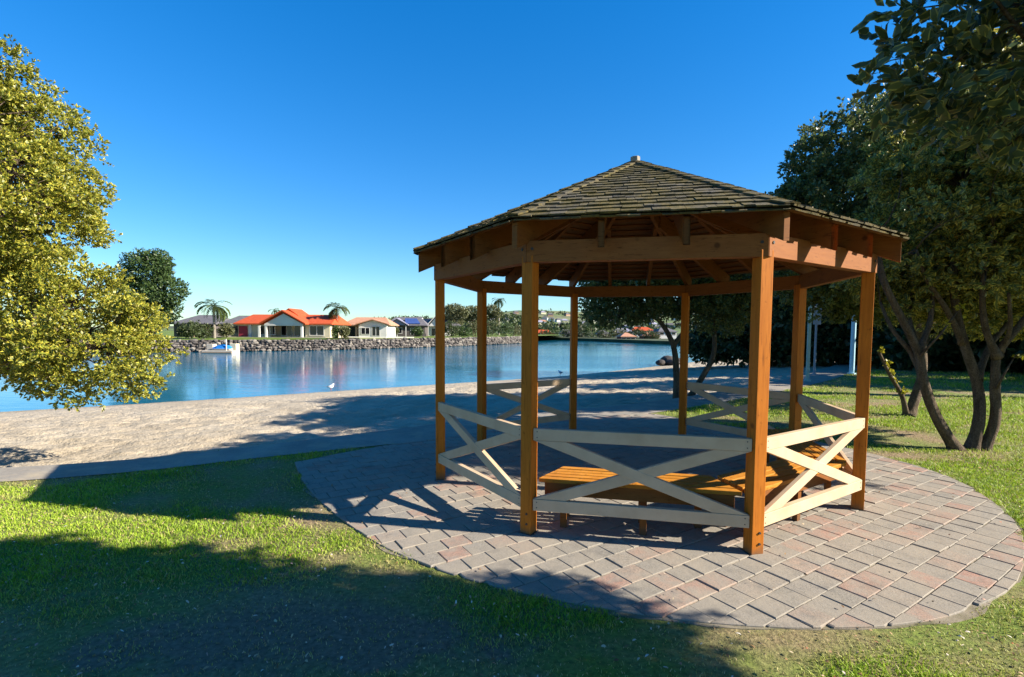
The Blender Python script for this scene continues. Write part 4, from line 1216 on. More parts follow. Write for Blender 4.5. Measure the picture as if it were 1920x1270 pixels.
# ------------------------------------------------------------------ houses
class House:
    """local frame: x along the front, y away from the viewer, z up"""
    def __init__(s, name, label, x, y, z, rot=0.0, group=None):
        s.o = Vector((x, y, z)); s.c, s.s = math.cos(rot), math.sin(rot)
        s.root = empty(name, s.o); tag(s.root, label, 'house', group)
    def w(s, p): return Vector((s.o.x + p[0] * s.c - p[1] * s.s, s.o.y + p[0] * s.s + p[1] * s.c, s.o.z + p[2]))
    def put(s, name, mb, mat, parent=None):
        mb.v = [tuple(s.w(p)) for p in mb.v]; return mb.build(name, mat, parent or s.root)
    def box(s, name, mat, *a, parent=None): return s.put(name, MB().box(*a), mat, parent)
    def hip(s, name, mat, x0, x1, y0, y1, z, h, inset=None, ov=.45, parent=None):
        x0, x1, y0, y1 = x0 - ov, x1 + ov, y0 - ov, y1 + ov
        d = (y1 - y0) / 2; ins = d if inset is None else inset; ym = (y0 + y1) / 2
        mb = MB(); mb.add([(x0, y0, z), (x1, y0, z), (x1, y1, z), (x0, y1, z), (x0 + ins, ym, z + h), (x1 - ins, ym, z + h),
                           (x0, y0, z - .14), (x1, y0, z - .14), (x1, y1, z - .14), (x0, y1, z - .14)],
                          [(0, 1, 5, 4), (1, 2, 5), (2, 3, 4, 5), (3, 0, 4), (9, 8, 7, 6), (6, 7, 1, 0), (7, 8, 2, 1), (8, 9, 3, 2), (9, 6, 0, 3)])
        return s.put(name, mb, mat, parent)
    def gable(s, name, mat, x0, x1, y0, y1, z, h, ov=.35, th=.16, parent=None):
        """ridge along y, gable end facing the viewer"""
        xm = (x0 + x1) / 2; x0, x1 = x0 - ov, x1 + ov; y0 -= ov
        mb = MB()
        for a, b in (((x0, z), (xm, z + h)), ((xm, z + h), (x1, z))):
            lo = [(a[0], y0, a[1]), (b[0], y0, b[1]), (b[0], y1, b[1]), (a[0], y1, a[1])]
            mb.prism(lo, [(p[0], p[1], p[2] + th) for p in lo])
        return s.put(name, mb, mat, parent)
    def tri(s, name, mat, x0, x1, y0, y1, z, h, parent=None):
        xm = (x0 + x1) / 2
        mb = MB(); mb.prism([(x0, y1, z), (x1, y1, z), (xm, y1, z + h)], [(x0, y0, z), (x1, y0, z), (xm, y0, z + h)])
        return s.put(name, mb, mat, parent)
    def window(s, x0, x1, z0, z1, y, panes=2, frame='white', name='window'):
        f = .07
        mb = MB()
        mb.box(x0 - f, x1 + f, y - .06, y - .02, z1, z1 + f); mb.box(x0 - f, x1 + f, y - .06, y - .02, z0 - f, z0)
        for k in range(panes + 1):
            x = x0 + (x1 - x0) * k / panes
            mb.box(x - f / 2, x + f / 2, y - .055, y - .02, z0 + .001, z1 - .001)
        o = s.put(name, mb, M[frame])
        for k in range(panes):
            a = x0 + (x1 - x0) * k / panes + f / 2 + .005; b = x0 + (x1 - x0) * (k + 1) / panes - f / 2 - .005
            s.box('pane', M['glass'], a, b, y - .035, y - .015, z0 + .01, z1 - .01, parent=o)
        return o
def px_house(u, v, Y): return at(u, v, Y)

ZB = SW_TOP + .02
# orange roofed house : px 432..620, floor row 636
HY = 66.0
k = HY / FOC                       # metres per pixel there
pL = at(432, 636, HY); fl = pL.z
h = House('orange_roof_house', 'long cream house with bright orange tiled roof and white gabled porch', pL.x, HY, fl, 0)
Wd = (618 - 432) * k
gx0, gx1 = (507 - 432) * k, (572 - 432) * k
wt = (636 - 612) * k
h.box('wall', M['wall_cream'], 0, gx0 - .01, .02, 7, -1.2, wt)
h.box('wall', M['wall_cream'], gx1 + .01, Wd, .02, 7, -1.2, wt)
h.box('wall', M['wall_cream'], gx0, gx1, 1.6, 7, -1.2, wt)
r_ = h.hip('roof', M['roof_orange'], 1.1, Wd, 0, 7, wt + .02, (612 - 594) * k, .6)
h.hip('side_roof', M['roof_grey'], -1.2, 2.2, .6, 5.5, wt - .02, (612 - 596) * k, 1.2, parent=None)
h.gable('porch_roof', M['roof_orange'], gx0 - .35, gx1 + .35, -1.3, 4, wt - .1, (612 - 588) * k)
h.tri('pediment', M['white'], gx0 - .25, gx1 + .25, -1.2, -1.0, wt - .08, (612 - 589) * k * .84)
h.gable('upper_gable', M['roof_orange'], (gx0 + gx1) / 2 - 1.0, (gx0 + gx1) / 2 + 1.0, .6, 4.5, wt + (612 - 594) * k * .75, (612 - 588) * k * .55, .3)
h.box('porch_beam', M['white'], gx0 - .2, gx1 + .2, -1.25, -1.03, wt - .28, wt - .09)
for x in (gx0 + .0, gx0 + .62 - .5, gx1 - .2):
    pass
for x in (gx0 - .15, gx1 - .1, gx0 - 1.05):
    h.box('column', M['white'], x, x + .26, -1.22, -.97, -.3, wt - .29)
h.window(.35 + 3.6, .35 + 3.6 + 2.0, .25, wt - .3, .02, 3)
h.window(gx0 + .7, gx0 + 2.2, .1, wt - .3, 1.6, 2)
h.window(gx0 + 2.5, gx1 - .4, .1, wt - .3, 1.6, 2)
h.window(gx1 + .6, gx1 + 2.5, .2, wt - .3, .02, 2)
h.box('door', M['door_red'], 1.1, 2.3, -.02, .015, -.1, wt - .35)
h.box('garage_opening', M['glass'], .2, 1.0, -.015, .017, -.1, wt - .3)
h.box('pier', M['white'], 2.5, 2.85, -.15, .012, -.3, wt - .02)
h.box('terrace', M['wall_cream'], .0, Wd, -1.6, -.16, -.8, -.08)
# lawn in front of it
mb = MB(); a0 = at(430, 641, 62.2); a1 = at(640, 641, 62.2)
mb.add([(a0.x - 2, 60.2, ZB + .02), (a1.x + 1.5, 65.3, ZB + .02), (a1.x + 1.5, HY - 1.65, fl - .1), (a0.x - 2, HY - 1.65, fl - .1)], [(0, 1, 2, 3)])
tag(mb.build('front_lawn', M['bank']), kind='structure')

# white gabled house : px 645..725
HY2 = 74.0; k = HY2 / FOC
p = at(640, 634, HY2)
h = House('white_gable_house', 'white gabled house with terracotta tiled roof beside a palm', p.x, HY2, p.z, .05)
g0, g1 = (672 - 640) * k, (724 - 640) * k; wt = (634 - 612) * k
h.box('wall', M['white'], g0, g1, 0, 7, -1.2, wt)
h.box('side_wall', M['wall_tan'], .2, g0 - .01, 1.2, 7, -1.2, wt - .1)
h.hip('roof', M['roof_terracotta'], .1, g1, 1.1, 7.5, wt, (612 - 597) * k, 1.5)
h.gable('gable_roof', M['roof_terracotta'], g0, g1, 0, 4, wt - .02, (612 - 603) * k, .4, .14)
h.tri('gable_wall', M['white'], g0 + .02, g1 - .02, 0.001, .2, wt, (612 - 604) * k)
h.window(g0 + .35, g0 + 1.6, .35, wt - .5, 0, 2)
h.window(g0 + 1.95, g0 + 3.1, .1, wt - .3, 0, 2)
h.box('door', M['glass'], .9, 2.0, 1.15, 1.19, -.1, wt - .35)
# cream garden walls
def gwall(u0, u1, v0, v1, Y, Y1, label):
    a, b = at(u0, v1, Y), at(u1, v1, Y1); c, d = at(u0, v0, Y), at(u1, v0, Y1)
    mb = MB(); n_ = Vector((0, .3, 0))
    mb.prism([a + Vector((0, 0, -.6)), b + Vector((0, 0, -.6)), b + n_ + Vector((0, 0, -.6)), a + n_ + Vector((0, 0, -.6))], [c, d, d + n_, c + n_])
    root = empty('garden_wall', (a.x, a.y, a.z)); tag(root, label, 'wall', 'garden walls above the seawall')
    mb.build('wall_body', M['wall_cream'], root)
    mb = MB(); up = Vector((0, 0, .07)); e = Vector((0, -.05, 0))
    mb.prism([c + e, d + e, d + n_ - e, c + n_ - e], [c + e + up, d + e + up, d + n_ - e + up, c + n_ - e + up]); mb.build('coping', M['white'], root)
gwall(649, 724, 635.5, 643, 68.5, 70.5, 'cream garden wall in front of the white gabled house')
gwall(726, 775, 635, 641, 71.5, 74, 'cream garden wall below the violet grey roofed house')

# violet grey roofed house px 722..790
HY3 = 86.0; k = HY3 / FOC; p = at(722, 634, HY3)
h = House('violet_roof_house', 'low dark house with violet grey gable and blue roof sheet', p.x, HY3, p.z, .1)
Wd = (795 - 722) * k; wt = (634 - 612) * k
h.box('wall', M['wall_dark'], .2, Wd, 0.6, 8, -1.5, wt)
h.hip('roof', M['roof_grey'], .2, Wd, .6, 8, wt, (612 - 596) * k, 1.5)
h.gable('gable_roof', M['roof_slate'], .4, 3.7, -.3, 4, wt - .05, (612 - 600) * k, .3)
h.tri('gable_wall', M['roof_slate'], .5, 3.6, -.25, 0, wt - .03, (612 - 601) * k)
mb = MB(); z0 = wt + .18; q = [(3.4, .55, z0), (6.0, .55, z0), (5.2, 2.6, z0 + .95), (3.1, 2.6, z0 + .95)]
mb.prism(q, [(a, b - .05, c + .1) for a, b, c in q]); h.put('blue_panel', mb, M['roof_blue'])
h.window(1.0, 2.8, .6, wt - .5, .6, 2, 'white')
h.window(4.3, 5.6, .5, wt - .6, .6, 2, 'white')
for x in (.5, 2.0, 3.5): h.box('veranda_post', M['white'], x, x + .12, -.25, -.13, -.5, wt - .06)
# white ornate gable house px 795..835
HY4 = 96.0; k = HY4 / FOC; p = at(797, 634, HY4)
h = House('white_veranda_house', 'white house with steep ornate gable and dark roof left of the gazebo post', p.x, HY4, p.z, .1)
Wd = (842 - 797) * k; wt = (634 - 613) * k
h.box('wall', M['white'], .4, Wd, .5, 8, -1.5, wt)
h.hip('roof', M['roof_grey'], -2.5, Wd + 2, 1.4, 8, wt, (613 - 599) * k, 2)
h.gable('gable_roof', M['white'], .5, 3.6, -.3, 4, wt - .1, (613 - 594) * k, .3)
h.tri('gable_wall', M['white'], .7, 3.4, -.2, 0, wt - .05, (613 - 596) * k)
h.window(1.2, 2.9, .3, wt - .5, .5, 2)
for x in (.5, 3.45): h.box('veranda_post', M['white'], x, x + .14, -.25, -.11, -.5, wt - .1)
h.box('finial', M['white'], 2.0, 2.1, -.3, -.2, wt + (613 - 594) * k, wt + (613 - 594) * k + .5)
# grey roofed house at the left, behind the garden
HY5 = 72.0; k = HY5 / FOC; p = at(322, 634, HY5)
h = House('grey_roof_house', 'dark house with grey roof half hidden behind the golden tree', p.x, HY5, p.z, -.05)
Wd = (402 - 322) * k; wt = (634 - 613) * k
h.box('wall', M['wall_dark'], 0, Wd, .4, 7, -1.4, wt)
h.hip('roof', M['roof_grey'], 0, Wd, .4, 7, wt, (613 - 596) * k, 2)
h.window(3.2, 4.6, .4, wt - .4, .4, 2, 'wall_tan'); h.window(1.0, 2.2, .4, wt - .4, .4, 2, 'wall_tan')
h.box('carport_roof', M['roof_terracotta'], 3.9, 5.6, -1.2, .3, wt * .55, wt * .62)
for x in (4.0, 5.4): h.box('carport_post', M['wall_tan'], x, x + .12, -1.1, -.98, -.6, wt * .55)

# pontoon and boat
PY = 51.5; k = PY / FOC
a, b = at(384, 664, PY), at(441, 664, PY)
root = empty('pontoon', ((a.x + b.x) / 2, PY, WATER_Z)); tag(root, 'pale floating pontoon moored against the seawall', 'pontoon')
mb = MB(); mb.box(a.x, b.x, PY - .6, PY + .9, WATER_Z - .1, WATER_Z + .30); mb.build('deck', M['deck'], root, bevel=.03)
mb = MB(); mb.box(a.x + .05, b.x - .05, PY - .64, PY - .605, WATER_Z + .05, WATER_Z + .16); mb.build('fender', M['wall_tan'], root)
for x, hh in ((a.x + .45, .65), (b.x - .3, .7)):
    mb = MB(); mb.box(x - .33, x + .33, PY + .1, PY + .8, WATER_Z + .301, WATER_Z + .30 + hh); mb.build('locker', M['deck'] if x < a.x + 1 else M['wall_cream'], root, bevel=.03)
mb = MB(); mb.tube([(b.x - .75, PY - .3, WATER_Z + .2), (b.x - .75, PY - .3, WATER_Z + 1.5)], [.06, .05], 8); mb.build('pile', M['plastic_white'], root)
root = empty('covered_boat', ((a.x + b.x) / 2 + .35, PY + .2, WATER_Z + .3)); tag(root, 'small boat under a bright blue cover on the pontoon', 'boat')
mb = MB(); cx0 = (a.x + b.x) / 2 + .2; zz0 = WATER_Z + .31
prof_ = [(-.85, .25, .15), (-.4, .34, .36), (.2, .36, .42), (.75, .30, .34), (1.0, .2, .2)]
loops = []
for x, w_, hh in prof_: loops.append([(cx0 + x, PY - w_, zz0 + .18), (cx0 + x, PY - w_ * .7, zz0 + .18 + hh * .8), (cx0 + x, PY, zz0 + .18 + hh), (cx0 + x, PY + w_ * .7, zz0 + .18 + hh * .8), (cx0 + x, PY + w_, zz0 + .18)])
vsx = [p for l in loops for p in l]; fsx = []
for i in range(len(loops) - 1):
    for j in range(4): fsx.append((i * 5 + j, i * 5 + j + 1, i * 5 + 6 + j, i * 5 + 5 + j))
fsx += [(0, 1, 2, 3, 4), tuple(20 + q for q in (4, 3, 2, 1, 0))]
mb.add(vsx, [f[::-1] for f in fsx]); mb.build('cover', M['boat_blue'], root, smooth=False)
mb = MB(); hl = [(-.9, .22), (-.4, .34), (.3, .36), (.9, .30), (1.05, .15)]
mb.prism([(cx0 + x, PY - w_ * .6, zz0) for x, w_ in hl] + [(cx0 + x, PY + w_ * .6, zz0) for x, w_ in hl[::-1]],
         [(cx0 + x, PY - w_ - .03, zz0 + .178) for x, w_ in hl] + [(cx0 + x, PY + w_ + .03, zz0 + .178) for x, w_ in hl[::-1]]); mb.build('hull', M['plastic_white'], root)

# ------------------------------------------------------------------ far vegetation
def palm(name, label, u, v, Y, hgt, nfr, flen, trunk_r=.16, group=None, seed=1, lean=0):
    rng = np.random.default_rng(seed); random.seed(seed)
    p = at(u, v, Y); b = Vector((p.x, Y, p.z)); root = empty(name, b); tag(root, label, 'palm tree', group)
    top = b + Vector((lean, 0, hgt))
    mb = MB(); stem(mb, [b + Vector((0, 0, -.8)), b.lerp(top, .4) + Vector((lean * .1, 0, 0)), b.lerp(top, .8), top], trunk_r, trunk_r * .7, 8, .05)
    mb.build('trunk', M['bark_pale'], root, smooth=True)
    for f in range(nfr):
        az = rng.random() * 6.28; el = rng.uniform(-.5, 1.2)
        hd = np.array([math.cos(az), math.sin(az), 0])
        pos, dr, nr = [], [], []
        pt = np.array(top); e = el
        spine = [pt.copy()]
        for s in range(9):
            d = hd * math.cos(e) + np.array([0, 0, math.sin(e)])
            pt = pt + d * flen / 9; e -= .22; spine.append(pt.copy())
            side = np.array([-hd[1], hd[0], 0])
            for sg in (-1, 1):
                for z in range(2):
                    pos.append(pt - d * flen / 18 * z); dr.append(side * sg * .8 + d * .6 + np.array([0, 0, -.25 + rng.normal() * .1])); nr.append(np.array([0, 0, 1.]) + side * sg * .3)
        pos, dr, nr = map(np.array, (pos, dr, nr)); n = len(pos)
        sz = flen * .30 * np.concatenate([np.linspace(.7, 1, n // 2), np.linspace(1, .45, n - n // 2)])
        me = leaf_mesh('frond', pos, dr, nr, sz, sz * .17 + .03, np.clip(rng.random(n) * .5 + rng.random() * .5, 0, 1))
        mesh_obj('frond', me, M['leaf_palm'], root)
    return root
palm('palm_tree', 'palm with drooping fronds at the left corner of the orange roofed house', 402, 640, 61.5, 3.9, 26, 2.3, .17, seed=3)
palm('palm_tree', 'tall palm between the orange roofed house and the white gabled house', 632, 638, 68.5, 4.1, 24, 2.1, .14, seed=4)
palm('palm_tree', 'palm top showing just over the orange roof beside the gable', 515, 636, 84, 4.4, 14, 1.2, .12, seed=5)
palm('palm_tree', 'slender tall palm seen between two gazebo posts on the far bank', 935, 632, 118, 8.6, 26, 2.0, .2, seed=6)
def bush(name, label, cat, u, v, Y, w_, h_, leaf, ncl, L, group=None, seed=1, trunk_h=0.0, gap=.3, lobes=None):
    p = at(u, v, Y); b = Vector((p.x, Y, p.z))
    if lobes is None:
        rr = random.Random(seed)
        lobes = [(b.x, Y, b.z + trunk_h + h_ * .5, w_ * .5, w_ * .45, h_ * .5)] + [(b.x + rr.uniform(-.35, .35) * w_, Y + rr.uniform(-.3, .1) * w_, b.z + trunk_h + h_ * rr.uniform(.3, .75), w_ * .3, w_ * .3, h_ * .3) for _ in range(4)]
    st = [[b + Vector((0, 0, -.5)), b + Vector((.05 * w_, 0, (trunk_h + h_ * .3) * .5)), b + Vector((0, 0, trunk_h + h_ * .55))]]
    return make_tree(name, label, b, st, lobes, leaf, M['bark'], ncl, 6, L, L * .5, cat, group, r0=max(.06, h_ * .02), twigs=24, seed=seed, limbs=6, shell=.45, gap=gap, gap_scale=2.2 / max(w_, 1), spread=L * .9, twig_r=.02)
# big green tree behind the golden one
p = at(285, 640, 62); bz = p.z
kk = 62 / FOC
c1 = at(272, 520, 62); c2 = at(315, 555, 62); c3 = at(250, 560, 62); c4 = at(300, 505, 62)
bush('broad_tree', 'broad green tree on the far bank just right of the golden foliage', 'tree', 285, 640, 62, 8, 8, M['leaf_mid'], 3600, .34, seed=14,
     lobes=[(c1.x, 62, c1.z, 3.0, 2.6, 2.9), (c2.x, 61.5, c2.z, 2.6, 2.2, 1.9), (c3.x, 62, c3.z, 2.8, 2.4, 2.6), (c4.x - .3, 61.7, c4.z, 1.8, 1.7, 1.9), (c2.x - 1.2, 62, c2.z - 2.2, 2.2, 2, 2)], gap=.28)
FV = [(372, 640, 60.5, 3.4, 1.9, 'leaf_dark', 500, 'dark shrub beneath the grey roofed house'),
      (354, 641, 58.5, 2.2, 1.5, 'leaf_dark', 320, 'low dark shrub beside the golden foliage on the far bank'),
      (424, 637, 62.5, 1.7, 1.7, 'leaf_olive', 380, 'olive shrub growing against the left palm trunk'),
      (621, 637, 67.5, 1.8, 2.0, 'leaf_mid', 380, 'rounded green shrub left of the tall palm trunk'),
      (645, 636, 67.8, 1.3, 1.5, 'leaf_olive', 280, 'yellowish shrub right of the tall palm trunk'),
      (738, 632, 82, 1.4, 1.4, 'leaf_olive', 220, 'small shrub below the violet grey gable'),
      (780, 632, 84, 1.9, 1.6, 'leaf_mid', 280, 'leafy shrub beside the blue roof sheet'),
      (845, 634, 88, 2.8, 2.8, 'leaf_dark', 500, 'dark bushy shrub right of the white veranda house'),
      (868, 633, 90, 3.0, 2.0, 'leaf_mid', 420, 'green shrub on the far bank between two gazebo posts'),
      (890, 633, 92, 3.0, 2.6, 'leaf_olive', 420, 'olive shrub behind the second gazebo post'),
      (918, 633, 97, 4.2, 3.4, 'leaf_dark', 600, 'dark clump of shrubs under the slender palm'),
      (948, 633, 101, 3.2, 3.0, 'leaf_mid', 420, 'green shrub at the tip of the rock seawall'),
      (968, 634, 108, 3.2, 2.8, 'leaf_olive', 380, 'pale shrub beyond the tip of the rock seawall')]
for q, (u, v, Y, w_, h_, lf, n, lab) in enumerate(FV):
    bush('shrub', lab, 'shrub', u, v, Y, w_, h_, M[lf], n, .24, 'shrubs on the far bank', 100 + q)
for q, (u, vt, Y, w_, lab) in enumerate([(853, 572, 100, 5.2, 'pale gum tree behind the front left gazebo post'), (885, 575, 106, 5.5, 'pale gum tree in the gap between two gazebo posts'),
                                          (922, 573, 112, 4.2, 'olive gum tree beside the slender palm')]):
    p = at(u, 632, Y); tz = at(u, vt, Y).z; hh = tz - p.z
    lob = [(p.x, Y, tz - hh * .16, w_ * .42, w_ * .4, hh * .16), (p.x - w_ * .25, Y, tz - hh * .36, w_ * .3, w_ * .3, hh * .13), (p.x + w_ * .25, Y, tz - hh * .28, w_ * .3, w_ * .3, hh * .14), (p.x + .1 * w_, Y, tz - hh * .55, w_ * .25, w_ * .25, hh * .1)]
    bush('gum_tree', lab, 'tree', u, 632, Y, w_, hh, M['leaf_olive'], 900, .34, 'gum trees on the far bank', 140 + q, lobes=lob, gap=.36)

# houses along the head of the lagoon
MH = [(1002, 634, 150, 34, 'roof_orange', 'wall_tan', 'small house with orange roof at the head of the lagoon'),
      (1050, 633, 160, 30, 'roof_grey', 'white', 'pale house with grey roof beside the back gazebo post'),
      (1150, 630, 140, 36, 'roof_slate', 'white', 'white house with pale roof seen under the leaning tree'),
      (1185, 627, 150, 40, 'roof_orange', 'white', 'white house with red roof just left of the leaning tree'),
      (1120, 634, 135, 26, 'roof_grey', 'wall_dark', 'low dark boathouse near the far waterline'),
      (1205, 636, 118, 30, 'roof_terracotta', 'wall_red', 'dull red boathouse close to the leaning tree trunk'),
      (1165, 638, 112, 26, 'roof_terracotta', 'wall_red', 'long dull red boathouse on the far waterline'),
      (1235, 628, 120, 34, 'roof_grey', 'white', 'pale house half hidden behind the leaning tree trunk')]
for q, (u, v, Y, wpx, rf, wm, lab) in enumerate(MH):
    k = Y / FOC; p = at(u, v, Y); Wd = wpx * k; wt = 9 * k
    h = House('lagoon_house', lab, p.x, Y, p.z, 0.1 * math.sin(q * 2.1), 'houses at the head of the lagoon')
    h.box('wall', M[wm], 0, Wd, 0, 5, -2.5, wt)
    h.hip('roof', M[rf], 0, Wd, 0, 5, wt, 7 * k, 1.6, .3)
    nwin = 3
    for z in range(nwin):
        x = Wd * (z + .5) / nwin; h.window(x - .5, x + .5, .35, wt - .3, 0, 1, 'white')
for q, (u, v, Y, w_, h_, lf) in enumerate([(1022, 636, 138, 4, 2.6, 'leaf_dark'), (1040, 636, 140, 4, 3.2, 'leaf_mid'), (1068, 636, 136, 4.5, 3.6, 'leaf_dark'), (1090, 636, 134, 4.5, 4.6, 'leaf_olive'),
                                           (1108, 636, 132, 4, 5.4, 'leaf_mid'), (1135, 636, 128, 4, 3, 'leaf_dark'), (1158, 632, 132, 4.5, 2.4, 'leaf_olive'), (1190, 634, 124, 4, 2.5, 'leaf_dark'), (1218, 636, 116, 4, 2.4, 'leaf_dark'),
                                           (985, 636, 138, 4, 2.6, 'leaf_dark')]):
    bush('lagoon_shrub', ['dark shrub right of the small orange roofed house', 'green shrub before the grey roofed pale house', 'dark shrub beside the back gazebo post', 'olive shrub right of the back gazebo post',
                          'tallest green shrub at the head of the lagoon', 'dark shrub between the two boathouses', 'yellowish shrub before the white lagoon house', 'dark shrub below the red roofed lagoon house',
                          'dark shrub beside the dull red boathouse', 'dark shrub left of the small orange roofed house'][q], 'shrub', u, v, Y, w_, h_, M[lf], 300, .34, 'shrubs at the head of the lagoon', 160 + q)
# scattered houses on the hillside, too small to show parts
rng = np.random.default_rng(15)
hm = {}
def tiny_house(rf, wm):
    w_, d_, h_ = 9, 7, 3
    mb = MB(); mb.box(-w_ / 2, w_ / 2, -d_ / 2, d_ / 2, -3, h_); a = mb.mesh('hillside_house'); a.materials.append(M[wm]); a.materials.append(M[rf])
    mb2 = MB(); mb2.add([(-w_ / 2 - .5, -d_ / 2 - .5, h_), (w_ / 2 + .5, -d_ / 2 - .5, h_), (w_ / 2 + .5, d_ / 2 + .5, h_), (-w_ / 2 - .5, d_ / 2 + .5, h_), (-2, 0, h_ + 2.2), (2, 0, h_ + 2.2)],
                        [(0, 1, 5, 4), (1, 2, 5), (2, 3, 4, 5), (3, 0, 4), (3, 2, 1, 0)])
    return a, mb2.mesh('roof')
variants = [tiny_house(r_, w_) for r_, w_ in (('roof_terracotta', 'white'), ('roof_grey', 'white'), ('roof_slate', 'wall_cream'), ('roof_grey', 'wall_tan'))]
for v_, rf in zip(variants, ('roof_terracotta', 'roof_grey', 'roof_slate', 'roof_grey')): v_[1].materials.append(M[rf])
placed = 0
while placed < 56:
    Y = rng.uniform(430, 900); a_ = rng.uniform(-.2, .36); x = a_ * Y
    z = hill_z(x, Y)
    k = int(rng.integers(0, 4)); placed += 1
    o = mesh_obj('hillside_house', variants[k][0], None); o.location = (x, Y, z); o.rotation_euler = (0, 0, rng.uniform(-.6, .6))
    tag(o, ['tiny white house with terracotta roof on the distant hillside', 'tiny white house with dark grey roof on the distant hillside', 'tiny cream house with violet grey roof on the distant hillside', 'tiny tan house with dark grey roof on the distant hillside'][k], 'house', 'houses scattered on the hillside')
    r_ = bpy.data.objects.new('roof', variants[k][1]); COL.objects.link(r_); r_.parent = o
# hillside trees as one mass
n = 2600
Y = rng.uniform(400, 1000, n); a_ = rng.uniform(-.3, .42, n); x = a_ * Y
keepm = fbm(x / 70, Y / 90, 3) > .54
x, Y = x[keepm], Y[keepm]
hm_ = MB()
pos = np.array([(xx, yy, hill_z(xx, yy)) for xx, yy in zip(x, Y)])
per = 14
m = len(pos); sz = rng.uniform(1.8, 4.2, m)
off = rng.normal(size=(m * per, 3)) * np.repeat(sz, per)[:, None] * np.array([.75, .75, .5]) + np.array([0, 0, 1]) * np.repeat(sz, per)[:, None] * .8
me = leaf_mesh('hillside_trees', np.repeat(pos, per, 0) + off, rng.normal(size=(m * per, 3)), rng.normal(size=(m * per, 3)), np.repeat(sz, per) * 1.1, np.repeat(sz, per) * .7, np.repeat(rng.random(m), per))
o = mesh_obj('hillside_trees', me, M['leaf_dark']); tag(o, 'scattered dark trees covering the distant hillside', 'trees', kind='stuff')

# ------------------------------------------------------------------ gulls at the water's edge
def gull(u, v, label, face=1):
    Y = 20.0
    for _ in range(30):
        p = at(u, v, Y)
        if p.z > WATER_Z + .02: Y += .4
        else: break
    c = Vector((p.x, Y, WATER_Z + .02)); root = empty('gull', c); tag(root, label, 'gull', 'gulls at the water edge')
    P = lambda x, z, y=0: c + Vector((x * face * .55 + y * .3, x * .35 + y * .6, z * .72))
    mb = MB(); mb.tube([P(-.20, .17), P(-.14, .175), P(-.05, .18), P(.05, .20), P(.11, .25), P(.135, .30), P(.16, .325), P(.19, .325), P(.205, .32)], [.008, .035, .068, .075, .058, .04, .042, .034, .012], 10)
    mb.build('body', M['feather_white'], root, smooth=True)
    for sg in (-1, 1):
        mb = MB(); mb.tube([P(.07, .215, sg * .055), P(-.02, .215, sg * .068), P(-.14, .20, sg * .04), P(-.26, .18, sg * .012)], [.02, .045, .03, .006], 6); mb.build('wing', M['feather_grey'], root, smooth=True)
        mb = MB(); mb.tube([P(.0, .12, sg * .03), P(.0, 0, sg * .03), P(.04, -.005, sg * .03)], [.007, .006, .008], 5); mb.build('leg', M['gull_red'], root)
    mb = MB(); mb.tube([P(.2, .32), P(.25, .31)], [.011, .004], 5); mb.build('bill', M['gull_red'], root)
gull(621, 736, 'white gull standing at the water edge left of the gazebo', 1)
gull(1051, 703, 'white gull at the water edge seen through the gazebo', -1)

# ================================================================== GRASS + LITTER (small details last)
rng = np.random.default_rng(99)
def scatter_region(y0, y1, dens, xmax=1.25, xpad=.6):
    area = (xmax * (y0 + y1) / 2 * 2 + 2 * xpad) * (y1 - y0); n = int(area * dens)
    y = rng.uniform(y0, y1, n); x = rng.uniform(-1, 1, n) * (xmax * y + xpad)
    return x, y
PP = PAVE
near_side = [tuple(p) for p in se[::6]] + [(140, 44), (140, -60), (-60, -60), (-60, -6)]
Xs, Ys, Hs = [], [], []
for y0, y1, dens, hh in ((1.3, 2.1, 3000, .023), (2.1, 2.6, 11000, .021), (2.6, 4.2, 8000, .023), (4.2, 6.2, 4200, .028), (6.2, 9, 1700, .038), (9, 14, 700, .05), (14, 20, 260, .07)):
    x, y = scatter_region(y0, y1, dens)
    dp = np.max(np.array([nx * x + ny * y - c for nx, ny, c in PL]), 0)
    ok = (dp > -0.045 + 0.075 * vnoise(x * 7, y * 7)) & in_poly(x, y, near_side) & ~in_poly(x, y, PATH_POLY)
    Xs.append(x[ok]); Ys.append(y[ok]); Hs.append(np.full(ok.sum(), hh))
x, y, hh = np.concatenate(Xs), np.concatenate(Ys), np.concatenate(Hs)
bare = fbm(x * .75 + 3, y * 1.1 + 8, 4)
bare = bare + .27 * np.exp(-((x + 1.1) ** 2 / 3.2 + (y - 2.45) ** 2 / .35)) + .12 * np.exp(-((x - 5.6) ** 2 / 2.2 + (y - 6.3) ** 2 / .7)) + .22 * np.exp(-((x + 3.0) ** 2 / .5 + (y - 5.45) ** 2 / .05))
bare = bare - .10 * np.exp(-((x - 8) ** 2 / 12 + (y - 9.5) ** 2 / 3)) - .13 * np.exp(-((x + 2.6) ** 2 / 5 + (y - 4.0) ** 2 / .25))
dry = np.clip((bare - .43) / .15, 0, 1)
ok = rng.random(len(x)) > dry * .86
x, y, hh, dry = x[ok], y[ok], hh[ok], dry[ok]
n = len(x)
tuft = .55 + .9 * vnoise(x * 6, y * 6)
H_ = hh * tuft * rng.uniform(.6, 1.25, n) * (1 - .45 * dry)
Wb = .0026 + H_ * .055 + .0006 * y
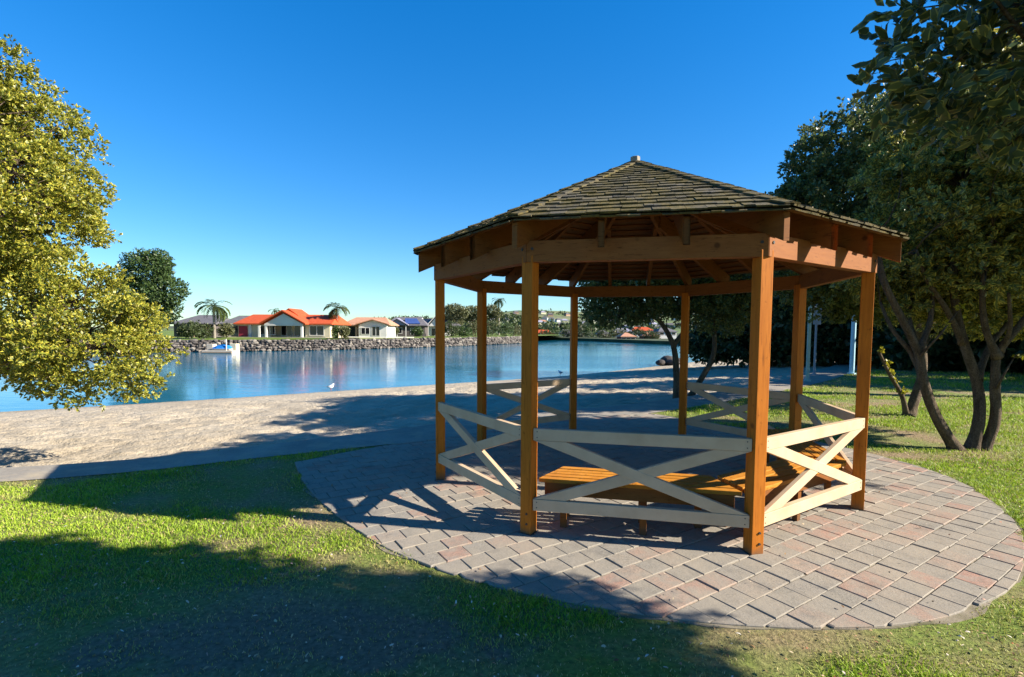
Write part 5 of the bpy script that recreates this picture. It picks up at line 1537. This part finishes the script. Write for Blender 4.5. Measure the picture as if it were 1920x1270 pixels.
az = rng.uniform(0, 2 * np.pi, n); ln = rng.uniform(.2, 1.5, n) * H_; la = rng.uniform(0, 2 * np.pi, n)
bx_, by_ = np.cos(az) * Wb / 2, np.sin(az) * Wb / 2
p0 = np.stack([x - bx_, y - by_, np.full(n, -.002)], 1); p1 = np.stack([x + bx_, y + by_, np.full(n, -.002)], 1)
mx, my = x + np.cos(la) * ln * .35, y + np.sin(la) * ln * .35
p2 = np.stack([mx + bx_ * .7, my + by_ * .7, H_ * .62], 1); p3 = np.stack([mx - bx_ * .7, my - by_ * .7, H_ * .62], 1)
p4 = np.stack([x + np.cos(la) * ln, y + np.sin(la) * ln, H_], 1)
V = np.stack([p0, p1, p2, p3, p4], 1).reshape(-1, 3)
b = (np.arange(n) * 5)[:, None]
rn = np.clip(rng.random(n) * .7 + .3 * vnoise(x * 2.3, y * 2.3), 0, 1)
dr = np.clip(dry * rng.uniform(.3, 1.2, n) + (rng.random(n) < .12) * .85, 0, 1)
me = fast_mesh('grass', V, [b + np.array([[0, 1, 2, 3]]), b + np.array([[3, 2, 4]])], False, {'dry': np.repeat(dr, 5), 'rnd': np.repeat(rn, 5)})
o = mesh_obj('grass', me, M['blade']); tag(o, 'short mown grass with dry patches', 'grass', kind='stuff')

x, y = scatter_region(1.6, 9, 55)
ok = in_poly(x, y, near_side) & ~in_poly(x, y, PATH_POLY)
dp = np.max(np.array([nx * x + ny * y - c for nx, ny, c in PL]), 0)
ok &= (dp > 0) | (rng.random(len(x)) < .12)
x, y, dp = x[ok], y[ok], dp[ok]; n = len(x)
z = np.where(dp > 0, .018, .024) + rng.uniform(0, .008, n)
me = leaf_mesh('leaf_litter', np.stack([x, y, z], 1), np.stack([rng.normal(size=n), rng.normal(size=n), rng.normal(size=n) * .2], 1), np.stack([rng.normal(size=n) * .3, rng.normal(size=n) * .3, np.ones(n)], 1),
               rng.uniform(.010, .032, n), rng.uniform(.006, .015, n), rng.random(n), cup=.3)
o = mesh_obj('leaf_litter', me, M['litter']); tag(o, 'fallen dry leaves strewn over the grass and paving', 'leaves', kind='stuff')
